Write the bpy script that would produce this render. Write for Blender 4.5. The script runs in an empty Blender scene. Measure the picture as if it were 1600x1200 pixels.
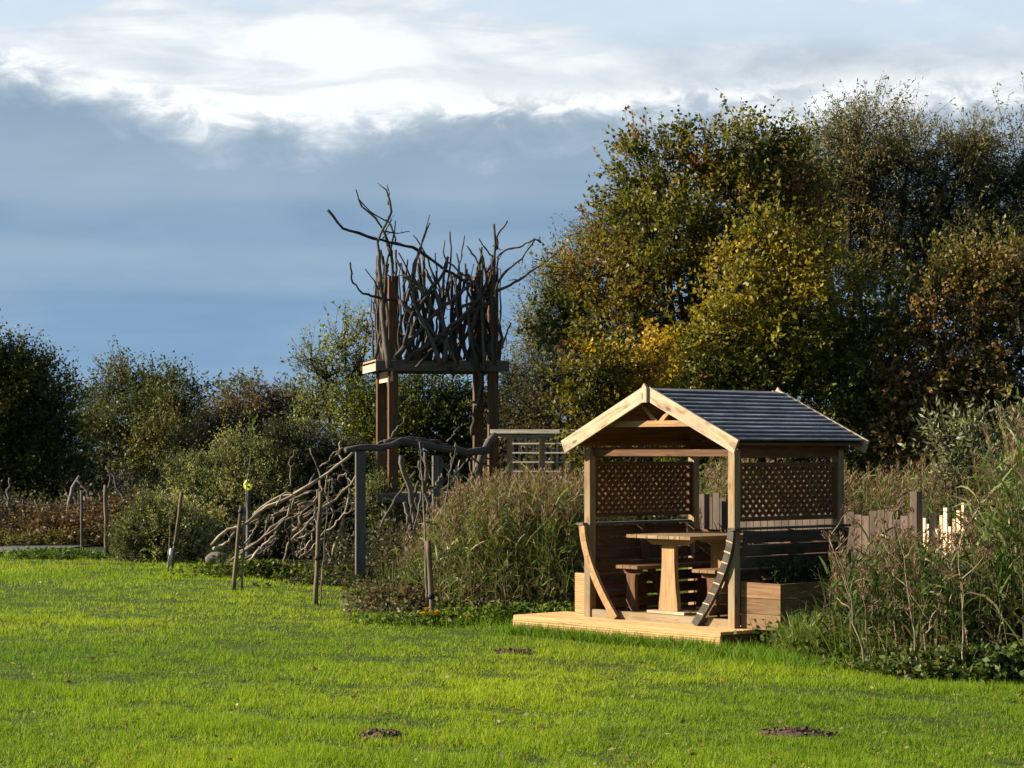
import bpy, math, random
import numpy as np
from mathutils import Vector

R = math.radians
F = 3400.0          # focal length in photo pixels (1600 wide)
HY = 705.0          # horizon row
HC = 1.73           # camera height

# ------------------------------------------------------------------ camera, world, sun
sc = bpy.context.scene
cam_d = bpy.data.cameras.new("camera"); cam = bpy.data.objects.new("camera", cam_d)
sc.collection.objects.link(cam); sc.camera = cam
cam.location = (0, 0, HC); cam.rotation_euler = (R(90), 0, 0)
cam_d.sensor_width = 36.0; cam_d.lens = 36.0 * F / 1600.0
cam_d.shift_y = (HY - 600.0) / 1600.0
cam_d.clip_start = 0.1; cam_d.clip_end = 6000

SUN_EL, SUN_AZ = 22.0, 4.0       # azimuth: degrees behind the picture plane, sun on the left
sdir = Vector((-math.cos(R(SUN_AZ)) * math.cos(R(SUN_EL)), math.sin(R(SUN_AZ)) * math.cos(R(SUN_EL)), math.sin(R(SUN_EL))))
sl = bpy.data.lights.new("sun", 'SUN'); sl.energy = 5.0; sl.angle = R(0.5); sl.color = (1.0, 0.87, 0.68)
so = bpy.data.objects.new("sun", sl); sc.collection.objects.link(so)
so.rotation_euler = sdir.to_track_quat('Z', 'Y').to_euler(); so.location = (-20, 5, 20)

sc.view_settings.view_transform = 'Standard'; sc.view_settings.look = 'None'
sc.view_settings.exposure = 1.18; sc.view_settings.gamma = 1.0; sc.view_settings.use_curve_mapping = False

world = bpy.data.worlds.new("World"); sc.world = world; world.use_nodes = True


class NT:
    def __init__(s, tree):
        s.t = tree
    def n(s, typ, **kw):
        nd = s.t.nodes.new(typ)
        for k, v in kw.items(): setattr(nd, k, v)
        return nd
    def link(s, a, b): s.t.links.new(a, b)
    def val(s, sock, v):
        if isinstance(v, bpy.types.NodeSocket): s.link(v, sock)
        elif v is not None: sock.default_value = v
    def math(s, op, a, b=None, c=None, clamp=False):
        nd = s.n('ShaderNodeMath', operation=op); nd.use_clamp = clamp
        s.val(nd.inputs[0], a)
        if b is not None: s.val(nd.inputs[1], b)
        if c is not None: s.val(nd.inputs[2], c)
        return nd.outputs[0]
    def sep(s, v):
        nd = s.n('ShaderNodeSeparateXYZ'); s.link(v, nd.inputs[0]); return nd.outputs
    def comb(s, x, y, z=0.0):
        nd = s.n('ShaderNodeCombineXYZ')
        for i, v in enumerate((x, y, z)): s.val(nd.inputs[i], v)
        return nd.outputs[0]
    def noise(s, vec, scale, detail=4.0, rough=0.55, dist=0.0):
        nd = s.n('ShaderNodeTexNoise'); nd.inputs['Scale'].default_value = scale
        nd.inputs['Detail'].default_value = detail; nd.inputs['Roughness'].default_value = rough
        nd.inputs['Distortion'].default_value = dist
        if vec is not None: s.link(vec, nd.inputs['Vector'])
        return nd.outputs['Fac']
    def smooth(s, v, a, b, lo=0.0, hi=1.0):
        nd = s.n('ShaderNodeMapRange', interpolation_type='SMOOTHSTEP')
        s.val(nd.inputs['Value'], v); nd.inputs['From Min'].default_value = a; nd.inputs['From Max'].default_value = b
        nd.inputs['To Min'].default_value = lo; nd.inputs['To Max'].default_value = hi
        return nd.outputs['Result']
    def mix(s, f, a, b, blend='MIX'):
        nd = s.n('ShaderNodeMix', data_type='RGBA', blend_type=blend)
        s.val(nd.inputs[0], f)
        for i, v in ((6, a), (7, b)):
            if isinstance(v, bpy.types.NodeSocket): s.link(v, nd.inputs[i])
            else: nd.inputs[i].default_value = (*v[:3], 1.0)
        return nd.outputs[2]


def build_world():
    t = NT(world.node_tree); t.t.nodes.clear()
    out = t.n('ShaderNodeOutputWorld'); bg = t.n('ShaderNodeBackground')
    sky = t.n('ShaderNodeTexSky', sky_type='NISHITA'); sky.sun_disc = False
    sky.sun_elevation = R(SUN_EL); sky.sun_rotation = R(270 + SUN_AZ)
    sky.dust_density = 1.5; sky.ozone_density = 2.0
    S = 0.06
    bg.inputs['Strength'].default_value = S
    co = t.n('ShaderNodeTexCoord').outputs['Generated']
    x, y, z = t.sep(co)
    az = t.math('ARCTAN2', x, y)
    el = t.math('ARCSINE', z, clamp=False)
    p = t.comb(t.math('MULTIPLY', az, 1.0), t.math('MULTIPLY', el, 2.6), 0.37)
    n1 = t.noise(p, 7.0, 6.0, 0.55, 0.3)
    n2 = t.noise(p, 22.0, 6.0, 0.58, 0.4)
    p2 = t.comb(t.math('MULTIPLY', az, 0.6), t.math('MULTIPLY', el, 9.0), 1.7)
    n3 = t.noise(p2, 4.5, 5.0, 0.5, 0.2)
    fluff = t.noise(t.comb(az, t.math('MULTIPLY', el, 1.7), 4.2), 46.0, 7.0, 0.62, 0.5)
    # edge of the cloud bank: wavers around 9 degrees above the horizon
    edge = t.math('ADD', 0.1455, t.smooth(az, -0.12, -0.25, 0.0, 0.022))
    edge = t.math('ADD', edge, t.smooth(az, 0.0, 0.2, 0.0, 0.004))
    d = t.math('SUBTRACT', el, edge)
    d = t.math('ADD', d, t.math('MULTIPLY', t.math('SUBTRACT', n1, 0.5), 0.032))
    d = t.math('ADD', d, t.math('MULTIPLY', t.math('SUBTRACT', fluff, 0.5), 0.030))
    above = t.smooth(d, -0.016, 0.016)
    k = 1.0 / S
    c = lambda r, g, b: (r * k, g * k, b * k)
    bank = t.mix(t.smooth(el, 0.02, 0.15), c(0.098, 0.172, 0.268), c(0.118, 0.170, 0.228))
    bank = t.mix(t.math('MULTIPLY', t.smooth(n3, 0.30, 0.76), 0.7), bank, c(0.150, 0.205, 0.262))
    bank = t.mix(t.math('MULTIPLY', t.smooth(n3, 0.52, 0.26), 0.45), bank, c(0.085, 0.145, 0.220))
    bank = t.mix(t.math('MULTIPLY', t.smooth(n1, 0.42, 0.66), 0.25), bank, c(0.20, 0.25, 0.32))
    hi = t.mix(t.smooth(n1, 0.36, 0.62), c(0.215, 0.245, 0.275), c(0.435, 0.455, 0.462))
    hi = t.mix(t.math('MULTIPLY', t.smooth(n2, 0.48, 0.66), 0.45), hi, c(0.33, 0.365, 0.40))
    rim = t.math('MULTIPLY', t.smooth(d, -0.004, 0.006), t.smooth(d, 0.026, 0.010))
    hi = t.mix(t.math('MULTIPLY', rim, t.smooth(fluff, 0.40, 0.60, 0.25, 1.0)), hi, c(0.50, 0.51, 0.51))
    # a thin veil with blue showing high up
    strk = t.noise(t.comb(t.math('MULTIPLY', az, 1.0), t.math('MULTIPLY', el, 7.0), 8.1), 9.0, 8.0, 0.62, 0.6)
    hi = t.mix(t.math('MULTIPLY', t.smooth(strk, 0.46, 0.66), 0.45), hi, c(0.24, 0.285, 0.33))
    veil = t.math('MULTIPLY', t.smooth(el, 0.165, 0.20), t.smooth(n1, 0.56, 0.44))
    skyc = t.mix(0.62, sky.outputs[0], c(0.40, 0.46, 0.53))
    hi = t.mix(t.math('MULTIPLY', veil, 0.8), hi, skyc)
    # unseen sky: dark bank behind, open sky overhead, shaped to cut ambient light
    above = t.math('MULTIPLY', above, t.smooth(t.math('ABSOLUTE', az), 1.5, 0.7))
    col = t.mix(above, bank, hi)
    open_ = t.smooth(el, 0.23, 0.5)
    col = t.mix(t.math('MULTIPLY', open_, 0.95), col, sky.outputs[0])
    t.link(col, bg.inputs['Color']); t.link(bg.outputs[0], out.inputs[0])


build_world()

# ------------------------------------------------------------------ helpers
rng = np.random.default_rng(7)
random.seed(7)


def P(px, py, Y):
    return np.array([(px - 800.0) * Y / F, Y, HC - (py - HY) * Y / F])


def _mkn(seed, k=7):
    r = np.random.default_rng(seed)
    return r.normal(size=(k, 3)), r.uniform(0, 6.28, k)


_NS = {}
def vnoise(p, scale, seed=0):
    """cheap smooth field in -1..1"""
    if seed not in _NS: _NS[seed] = _mkn(seed)
    w, ph = _NS[seed]
    p = np.asarray(p, float).reshape(-1, 3)
    s = np.sin((p * scale) @ w.T + ph)
    s = s + 0.5 * np.sin((p * scale * 2.3) @ w[::-1].T + ph * 1.7)
    return s.sum(1) / (len(ph) * 0.75)


def gz(x, y):
    x = np.atleast_1d(np.asarray(x, float)); y = np.atleast_1d(np.asarray(y, float))
    p = np.stack([x, y, 0 * x], 1)
    z = 0.011 * vnoise(p, 1.5, 11) + 0.010 * vnoise(p, 4.0, 12) + 0.016 * vnoise(p, 0.35, 13)
    m = np.clip((44 - y) / 6, 0, 1) * np.clip((y - 5) / 3, 0, 1) * np.clip((14 - np.abs(x)) / 3, 0, 1)
    m = m * np.clip((np.hypot(x - 1.2, y - 20.0) - 1.9) / 1.2, 0, 1)
    return z * m


def g1(x, y): return float(gz(x, y)[0])


class G:
    """collects verts, quads, tris, per-vertex colour and grain coordinates -> one mesh"""
    def __init__(s): s.v = []; s.q = []; s.t = []; s.c = []; s.u = []; s.n = 0
    def add(s, v, quads=None, tris=None, col=(1, 1, 1), uv=None):
        v = np.asarray(v, float); m = len(v)
        s.v.append(v)
        if quads is not None and len(quads): s.q.append(np.asarray(quads, np.int64) + s.n)
        if tris is not None and len(tris): s.t.append(np.asarray(tris, np.int64) + s.n)
        c = np.asarray(col, float)
        s.c.append(np.broadcast_to(c, (m, 3)) if c.ndim == 1 else c)
        s.u.append(np.zeros((m, 3)) if uv is None else np.asarray(uv, float))
        s.n += m
    def box(s, c, ax, dims, tint=0.16, off=None):
        """c centre, ax 3 unit axes, dims full sizes; the grain runs along the longest axis"""
        c = np.asarray(c, float); A = np.asarray(ax, float); h = np.asarray(dims, float) / 2
        la = int(np.argmax(h)); o = rng.uniform(0, 50, 3) if off is None else off
        t = 1 + rng.uniform(-tint, tint)
        for i in range(3):
            j, k = (i + 1) % 3, (i + 2) % 3
            for sg in (-1, 1):
                vs, us = [], []
                for a, b in ((-1, -1), (1, -1), (1, 1), (-1, 1)):
                    l = np.zeros(3); l[i] = sg * h[i]; l[j] = a * h[j]; l[k] = b * h[k]
                    vs.append(c + l @ A)
                    oth = [q for q in range(3) if q != la]
                    us.append((l[la] + o[0], l[oth[0]] + o[1], l[oth[1]] + o[2]))
                f = [(0, 1, 2, 3)] if sg > 0 else [(3, 2, 1, 0)]
                s.add(vs, f, None, (t, t * (1 + rng.uniform(-.02, .02)), t), us)
    def board(s, p0, p1, w, th, wdir, tint=0.16):
        """from p0 to p1, w wide along wdir, th thick"""
        p0 = np.asarray(p0, float); p1 = np.asarray(p1, float)
        d = p1 - p0; L = np.linalg.norm(d); d /= L
        wd = np.asarray(wdir, float); wd = wd - d * (wd @ d); wd /= np.linalg.norm(wd)
        td = np.cross(d, wd)
        s.box((p0 + p1) / 2, (d, wd, td), (L, w, th), tint)
    def tube(s, pts, rad, sides=7, col=(1, 1, 1), knob=0.0, seed=None):
        pts = np.asarray(pts, float); n = len(pts); rad = np.broadcast_to(np.asarray(rad, float), (n,))
        tg = np.gradient(pts, axis=0); tg /= np.linalg.norm(tg, axis=1)[:, None] + 1e-9
        up = np.array([0.13, 0.31, 0.94]) if abs(tg[0][2]) < 0.9 else np.array([1.0, 0.1, 0])
        a = np.linspace(0, 2 * math.pi, sides, endpoint=False)
        V, U = [], []; L = 0; o = rng.uniform(0, 50, 2)
        for i in range(n):
            if i: L += np.linalg.norm(pts[i] - pts[i - 1])
            e1 = np.cross(tg[i], up); e1 /= np.linalg.norm(e1) + 1e-9; e2 = np.cross(tg[i], e1); up = -np.cross(tg[i], e1) * -1
            up = np.cross(e1, tg[i])
            rr = rad[i] * (1 + knob * rng.uniform(-1, 1, sides))
            V.append(pts[i] + np.outer(np.cos(a) * rr, e1) + np.outer(np.sin(a) * rr, e2))
            U.append(np.stack([np.full(sides, L + o[0]), np.cos(a) * rad[i] + o[1], np.sin(a) * rad[i]], 1))
        V = np.concatenate(V + [pts[:1], pts[-1:]]); U = np.concatenate(U + [U[0][:1], U[-1][:1]])
        Q = []; T = []
        for i in range(n - 1):
            for k in range(sides):
                k2 = (k + 1) % sides
                Q.append((i * sides + k, (i + 1) * sides + k, (i + 1) * sides + k2, i * sides + k2))
        b = n * sides
        for k in range(sides):
            k2 = (k + 1) % sides
            T.append((b, k, k2)); T.append((b + 1, (n - 1) * sides + k2, (n - 1) * sides + k))
        s.add(V, Q, T, col, U)
    def lines(s, A, B, ra, rb, col):
        """batch of thin three-sided sticks"""
        A = np.asarray(A, float); B = np.asarray(B, float); n = len(A)
        if not n: return
        ra = np.broadcast_to(ra, (n,)); rb = np.broadcast_to(rb, (n,))
        d = B - A; d /= np.linalg.norm(d, axis=1)[:, None] + 1e-9
        e1 = np.cross(d, np.tile([0.3, 0.5, 0.81], (n, 1))); e1 /= np.linalg.norm(e1, axis=1)[:, None] + 1e-9
        e2 = np.cross(d, e1); V = np.zeros((n, 6, 3))
        for k in range(3):
            a = 2.094 * k
            o = e1 * math.cos(a) + e2 * math.sin(a)
            V[:, k] = A + o * ra[:, None]; V[:, 3 + k] = B + o * rb[:, None]
        b = (np.arange(n) * 6)[:, None]
        Q = np.concatenate([b + np.array([k, (k + 1) % 3, 3 + (k + 1) % 3, 3 + k]) for k in range(3)])
        C = np.repeat(np.broadcast_to(col, (n, 3)), 6, 0)
        s.add(V.reshape(-1, 3), Q, None, C)
    def leaves(s, pos, d, L, W, col, fold=0.25, droop=0.0):
        """batch of pointed leaves"""
        n = len(pos)
        if not n: return
        d = d / (np.linalg.norm(d, axis=1)[:, None] + 1e-9)
        r = rng.normal(size=(n, 3)); e = np.cross(d, r); e /= np.linalg.norm(e, axis=1)[:, None] + 1e-9
        nn = np.cross(d, e)
        L = np.broadcast_to(L, (n,))[:, None]; W = np.broadcast_to(W, (n,))[:, None]
        V = np.zeros((n, 4, 3)); mid = pos + d * L * 0.45
        V[:, 0] = pos; V[:, 1] = mid + e * W * .5 + nn * W * fold; V[:, 2] = pos + d * L; V[:, 3] = mid - e * W * .5 + nn * W * fold
        V[:, 2, 2] -= droop * L[:, 0]
        Q = (np.arange(n) * 4)[:, None] + np.arange(4)
        s.add(V.reshape(-1, 3), Q, None, np.repeat(np.broadcast_to(col, (n, 3)), 4, 0))
    def ribbons(s, base, d, L, W, col, segs=4, bend=0.6, side=None):
        """batch of long blades that arch over; d start direction"""
        n = len(base)
        if not n: return
        d = d / (np.linalg.norm(d, axis=1)[:, None] + 1e-9)
        L = np.broadcast_to(L, (n,)).astype(float); W = np.broadcast_to(W, (n,)).astype(float); bend = np.broadcast_to(bend, (n,))
        e = np.cross(d, np.tile([0, 0, 1.0], (n, 1))) + rng.normal(0, .35, (n, 3)); e /= np.linalg.norm(e, axis=1)[:, None] + 1e-9
        V = np.zeros((n, segs + 1, 2, 3)); p = base.copy(); dd = d.copy()
        for i in range(segs + 1):
            t = i / segs; w = W * (1 - t ** 2.2) * (0.6 + 0.4 * min(1, 3 * t))
            w = np.maximum(w, 0.0006)
            V[:, i, 0] = p - e * w[:, None] / 2; V[:, i, 1] = p + e * w[:, None] / 2
            p = p + dd * (L / segs)[:, None]
            dd = dd + np.array([0, 0, -1.0]) * (bend / segs)[:, None]; dd /= np.linalg.norm(dd, axis=1)[:, None]
        b = (np.arange(n) * (segs + 1) * 2)[:, None]
        Q = np.concatenate([b + np.array([2 * i, 2 * i + 1, 2 * i + 3, 2 * i + 2]) for i in range(segs)])
        s.add(V.reshape(-1, 3), Q, None, np.repeat(np.broadcast_to(col, (n, 3)), (segs + 1) * 2, 0))
    def build(s, name, mat, parent=None, loc=None, smooth=False, **props):
        V = np.concatenate(s.v); C = np.concatenate(s.c); U = np.concatenate(s.u)
        org = np.array(parent['_org'] if parent is not None else (loc if loc is not None else (0, 0, 0)), float)
        V = V - org
        me = bpy.data.meshes.new(name)
        q = np.concatenate(s.q) if s.q else np.zeros((0, 4), np.int64); t = np.concatenate(s.t) if s.t else np.zeros((0, 3), np.int64)
        me.vertices.add(len(V)); me.vertices.foreach_set('co', V.astype(np.float32).ravel())
        nl = q.size + t.size; me.loops.add(nl)
        me.loops.foreach_set('vertex_index', np.concatenate([q.ravel(), t.ravel()]).astype(np.int32))
        me.polygons.add(len(q) + len(t))
        st = np.concatenate([np.arange(len(q)) * 4, q.size + np.arange(len(t)) * 3])
        me.polygons.foreach_set('loop_start', st.astype(np.int32))
        me.update(calc_edges=True)
        if name in ('pedestal', 'bench_leg', 'cross_bearer', 'ridge_cap'): me.shade_flat()
        ca = me.attributes.new('col', 'FLOAT_COLOR', 'POINT')
        ca.data.foreach_set('color', np.concatenate([C, np.ones((len(C), 1))], 1).astype(np.float32).ravel())
        ua = me.attributes.new('grain', 'FLOAT_VECTOR', 'POINT'); ua.data.foreach_set('vector', U.astype(np.float32).ravel())
        me.materials.append(mat)
        o = bpy.data.objects.new(name, me); sc.collection.objects.link(o)
        o['_org'] = [float(a) for a in org]
        if parent is not None:
            o.parent = parent
        else:
            o.location = org
        for k, v in props.items(): o[k] = v
        return o


def thing(name, loc, label, cat, group=None):
    o = bpy.data.objects.new(name, None); sc.collection.objects.link(o)
    o.empty_display_size = 0.2
    o.location = loc; o['_org'] = [float(a) for a in loc]; o['label'] = label; o['category'] = cat
    if group: o['group'] = group
    return o


def gnarl(pts, n=10, amp=0.03, seed=None):
    """resample a polyline smoothly and give it kinks"""
    r = np.random.default_rng(seed) if seed is not None else rng
    pts = np.asarray(pts, float); k = len(pts)
    seg = np.linalg.norm(np.diff(pts, axis=0), axis=1); cl = np.concatenate([[0], np.cumsum(seg)])
    t = np.linspace(0, cl[-1], n); out = np.stack([np.interp(t, cl, pts[:, i]) for i in range(3)], 1)
    j = r.normal(0, amp, (n, 3)); j[0] *= .2; j[-1] *= .4
    return out + j


def stubs(g, p, rad, r_, tone, k=3):
    """snapped side twigs along a dead branch"""
    for _ in range(r_.integers(1, k + 1)):
        i = int(r_.integers(2, len(p) - 1)); t = p[i] - p[i - 1]; t /= np.linalg.norm(t) + 1e-9
        d = r_.normal(0, 1, 3); d -= t * (d @ t); d /= np.linalg.norm(d); d = d * .8 + t * .7; L = r_.uniform(.05, .20)
        q = np.array([p[i], p[i] + d * L * .5 + r_.normal(0, .01, 3), p[i] + d * L + r_.normal(0, .02, 3)])
        g.tube(q, np.array([rad[i] * .6, rad[i] * .42, rad[i] * .22]), 5, (tone, tone * .96, tone * .92), .15)


# ------------------------------------------------------------------ materials
def pbsdf(t, col, rough=0.7, spec=0.3, normal=None):
    b = t.n('ShaderNodeBsdfPrincipled'); out = t.n('ShaderNodeOutputMaterial')
    t.val(b.inputs['Base Color'], col if isinstance(col, bpy.types.NodeSocket) else (*col, 1.0))
    t.val(b.inputs['Roughness'], rough); b.inputs['Specular IOR Level'].default_value = spec
    if normal is not None: t.link(normal, b.inputs['Normal'])
    t.link(b.outputs[0], out.inputs[0]); return b


def newmat(name):
    m = bpy.data.materials.new(name); m.use_nodes = True; m.node_tree.nodes.clear(); return m, NT(m.node_tree)


def wood(name, a, b, grain=1.0, rough=0.75, spec=0.2, knots=0.35, ribs=0.0, weather=None, bump=0.35):
    m, t = newmat(name)
    at = t.n('ShaderNodeAttribute', attribute_name='grain').outputs['Vector']
    x, y, z = t.sep(at)
    g = t.comb(t.math('MULTIPLY', x, 1.6), t.math('MULTIPLY', y, 32.0 * grain), t.math('MULTIPLY', z, 32.0 * grain))
    n = t.noise(g, 1.0, 6.0, 0.6, 1.2)
    col = t.mix(t.smooth(n, 0.32, 0.68), b, a)
    blot = t.noise(at, 5.0, 3.0, 0.5, 0.5)
    col = t.mix(t.math('MULTIPLY', t.smooth(blot, 0.55, 0.75), knots), col, tuple(c * 0.45 for c in b))
    if weather:
        w = t.noise(at, 2.2, 4.0, 0.6, 0.0)
        col = t.mix(t.math('MULTIPLY', t.smooth(w, 0.42, 0.62), 0.7), col, weather)
    crack = t.noise(t.comb(t.math('MULTIPLY', x, 4.0), t.math('MULTIPLY', y, 90.0), t.math('MULTIPLY', z, 90.0)), 1.0, 3.0, 0.5, 0.8)
    col = t.mix(t.math('MULTIPLY', t.smooth(crack, 0.62, 0.70), 0.75), col, tuple(c * 0.3 for c in b))
    kn = t.n('ShaderNodeTexVoronoi'); kn.inputs['Scale'].default_value = 1.0
    t.link(t.comb(t.math('MULTIPLY', x, 3.2), t.math('MULTIPLY', y, 9.0), t.math('MULTIPLY', z, 9.0)), kn.inputs['Vector'])
    col = t.mix(t.math('MULTIPLY', t.smooth(kn.outputs['Distance'], 0.17, 0.07), 0.8 * min(1, knots * 2)), col, tuple(c * 0.35 for c in b))
    stain = t.noise(at, 1.1, 5.0, 0.6, 0.3)
    col = t.mix(t.math('MULTIPLY', t.smooth(stain, 0.52, 0.70), 0.4), col, tuple(c * k for c, k in zip(b, (0.62, 0.70, 0.62))))
    vc = t.n('ShaderNodeAttribute', attribute_name='col').outputs['Color']
    col = t.mix(1.0, col, vc, 'MULTIPLY')
    bp = t.n('ShaderNodeBump'); bp.inputs['Strength'].default_value = bump; bp.inputs['Distance'].default_value = 0.006
    t.link(n, bp.inputs['Height'])
    pbsdf(t, col, rough, spec, bp.outputs[0])
    return m


def leafmat(name, trans=0.35, rough=0.5, spec=0.25):
    m, t = newmat(name)
    vc = t.n('ShaderNodeAttribute', attribute_name='col').outputs['Color']
    b = t.n('ShaderNodeBsdfPrincipled'); t.link(vc, b.inputs['Base Color'])
    b.inputs['Roughness'].default_value = rough; b.inputs['Specular IOR Level'].default_value = spec
    tr = t.n('ShaderNodeBsdfTranslucent')
    t.link(t.mix(1.0, vc, (1.25, 1.2, 0.6), 'MULTIPLY'), tr.inputs['Color'])
    mx = t.n('ShaderNodeMixShader'); mx.inputs[0].default_value = trans
    t.link(b.outputs[0], mx.inputs[1]); t.link(tr.outputs[0], mx.inputs[2])
    out = t.n('ShaderNodeOutputMaterial'); t.link(mx.outputs[0], out.inputs[0]); return m


def bark(name, a, b, scale=1.0):
    m, t = newmat(name)
    at = t.n('ShaderNodeAttribute', attribute_name='grain').outputs['Vector']
    x, y, z = t.sep(at)
    g = t.comb(t.math('MULTIPLY', x, 3.0 * scale), t.math('MULTIPLY', y, 45.0 * scale), t.math('MULTIPLY', z, 45.0 * scale))
    n = t.noise(g, 1.0, 6.0, 0.65, 1.5)
    vc = t.n('ShaderNodeAttribute', attribute_name='col').outputs['Color']
    col = t.mix(1.0, t.mix(t.smooth(n, 0.3, 0.7), b, a), vc, 'MULTIPLY')
    bp = t.n('ShaderNodeBump'); bp.inputs['Strength'].default_value = 0.7; bp.inputs['Distance'].default_value = 0.012
    t.link(n, bp.inputs['Height'])
    pbsdf(t, col, 0.85, 0.15, bp.outputs[0]); return m


M = {}
M['new_wood'] = wood('new_softwood', (0.44, 0.275, 0.13), (0.28, 0.155, 0.068), 0.8, weather=(0.36, 0.225, 0.11), knots=0.25)
M['deck'] = wood('deck_softwood', (0.60, 0.39, 0.18), (0.42, 0.25, 0.105), 1.2, weather=(0.50, 0.33, 0.16), knots=0.2)
M['post'] = wood('weathered_post_wood', (0.35, 0.235, 0.115), (0.19, 0.115, 0.055), 0.8, weather=(0.26, 0.215, 0.14))
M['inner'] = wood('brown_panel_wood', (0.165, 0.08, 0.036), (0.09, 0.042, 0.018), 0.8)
M['fascia'] = wood('weathered_fascia_wood', (0.58, 0.44, 0.28), (0.24, 0.16, 0.09), 0.5, knots=0.9, weather=(0.50, 0.41, 0.30))
M['slat'] = wood('grey_roof_slat_wood', (0.15, 0.152, 0.165), (0.085, 0.087, 0.096), 0.9, rough=0.55, spec=0.4, weather=(0.20, 0.20, 0.21))
M['grey'] = wood('silvered_timber', (0.145, 0.128, 0.108), (0.07, 0.061, 0.051), 0.8, weather=(0.115, 0.108, 0.096))
M['towerpost'] = wood('brown_tower_timber', (0.17, 0.085, 0.038), (0.085, 0.042, 0.02), 0.7, weather=(0.10, 0.07, 0.048))
M['pale'] = wood('shaded_fence_wood', (0.15, 0.105, 0.078), (0.075, 0.052, 0.038), 0.7, weather=(0.10, 0.077, 0.062))  # fence brown, darkened to carry the shade of gazebo and reeds
M['palelit'] = wood('sunlit_pale_wood', (0.72, 0.53, 0.37), (0.5, 0.33, 0.21), 0.7)  # sunlit copy of the timber, sun brightness put into the colour
M['stake'] = wood('dark_stake_wood', (0.20, 0.155, 0.10), (0.10, 0.075, 0.045), 0.8)
M['planter'] = wood('brown_planter_board', (0.25, 0.145, 0.07), (0.14, 0.075, 0.035), 0.7, weather=(0.19, 0.12, 0.065))
M['trellis'] = wood('pale_grey_trellis', (0.33, 0.31, 0.26), (0.20, 0.18, 0.145), 0.7)
M['worn_highlight'] = wood('worn_edge_highlight', (0.50, 0.50, 0.51), (0.20, 0.20, 0.21), 0.5, weather=(0.16, 0.16, 0.17))  # worn slat edges, with their sky highlight put into the pale colour
M['hull_shade'] = wood('shaded_hull_board', (0.085, 0.07, 0.052), (0.045, 0.036, 0.026), 0.8, weather=(0.10, 0.09, 0.07))  # right hull and front rib, shade of the unlit side put into the colour
M['drift'] = bark('silver_driftwood', (0.155, 0.135, 0.12), (0.06, 0.05, 0.043))
M['driftpale'] = bark('pale_deadwood', (0.34, 0.285, 0.22), (0.11, 0.085, 0.062))
M['bark'] = bark('tree_bark', (0.09, 0.07, 0.05), (0.035, 0.027, 0.02))
M['leaf'] = leafmat('broad_leaf')
M['gloss'] = leafmat('glossy_leaf', 0.25, 0.35, 0.4)
M['reed'] = leafmat('reed_leaf', 0.30, 0.5, 0.3)
M['grass'] = leafmat('lawn_blade', 0.45, 0.55, 0.2)
M['petal'] = leafmat('petal', 0.3, 0.6, 0.1)


def plain(name, c, rough=0.7, sc_=30, var=0.3, bump=0.3):
    m, t = newmat(name)
    tc = t.n('ShaderNodeTexCoord').outputs['Object']
    n = t.noise(tc, sc_, 5.0, 0.6)
    col = t.mix(t.smooth(n, 0.3, 0.7), tuple(a * (1 - var) for a in c), tuple(a * (1 + var) for a in c))
    bp = t.n('ShaderNodeBump'); bp.inputs['Strength'].default_value = bump; bp.inputs['Distance'].default_value = 0.01
    t.link(n, bp.inputs['Height'])
    pbsdf(t, col, rough, 0.25, bp.outputs[0]); return m


M['guard'] = plain('pale_tree_guard', (0.55, 0.55, 0.52), 0.5, 20, 0.15, 0.1)
M['strap'] = plain('black_rubber_strap', (0.02, 0.02, 0.02), 0.5)
M['disc'] = plain('lime_yellow_plastic', (0.50, 0.55, 0.06), 0.4, 12, 0.12, 0.05)
M['soil'] = plain('dark_soil', (0.095, 0.062, 0.042), 0.95, 22, 0.5, 1.0)
M['gravel'] = plain('path_gravel', (0.13, 0.125, 0.125), 0.9, 25, 0.35, 0.8)


def ground_mat():
    m, t = newmat('ground_turf')
    tc = t.n('ShaderNodeTexCoord').outputs['Object']
    n = t.noise(tc, 9.0, 6.0, 0.65); n2 = t.noise(tc, 0.8, 4.0, 0.55)
    lawn = t.mix(t.smooth(n, 0.35, 0.68), (0.030, 0.050, 0.009), (0.075, 0.12, 0.014))
    lawn = t.mix(t.math('MULTIPLY', t.smooth(n2, 0.5, 0.7), 0.5), lawn, (0.07, 0.065, 0.03))
    x, y, z = t.sep(tc)
    wood_shade = t.mix(t.smooth(n, 0.3, 0.7), (0.02, 0.018, 0.010), (0.045, 0.05, 0.02))  # woodland floor, with the shade beneath the trees put into its colour
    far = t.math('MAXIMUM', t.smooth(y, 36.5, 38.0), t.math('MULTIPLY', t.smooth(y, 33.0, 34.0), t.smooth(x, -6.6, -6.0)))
    col = t.mix(far, lawn, wood_shade)
    bp = t.n('ShaderNodeBump'); bp.inputs['Strength'].default_value = 0.8; bp.inputs['Distance'].default_value = 0.03
    t.link(n, bp.inputs['Height'])
    pbsdf(t, col, 0.95, 0.1, bp.outputs[0]); return m


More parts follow.
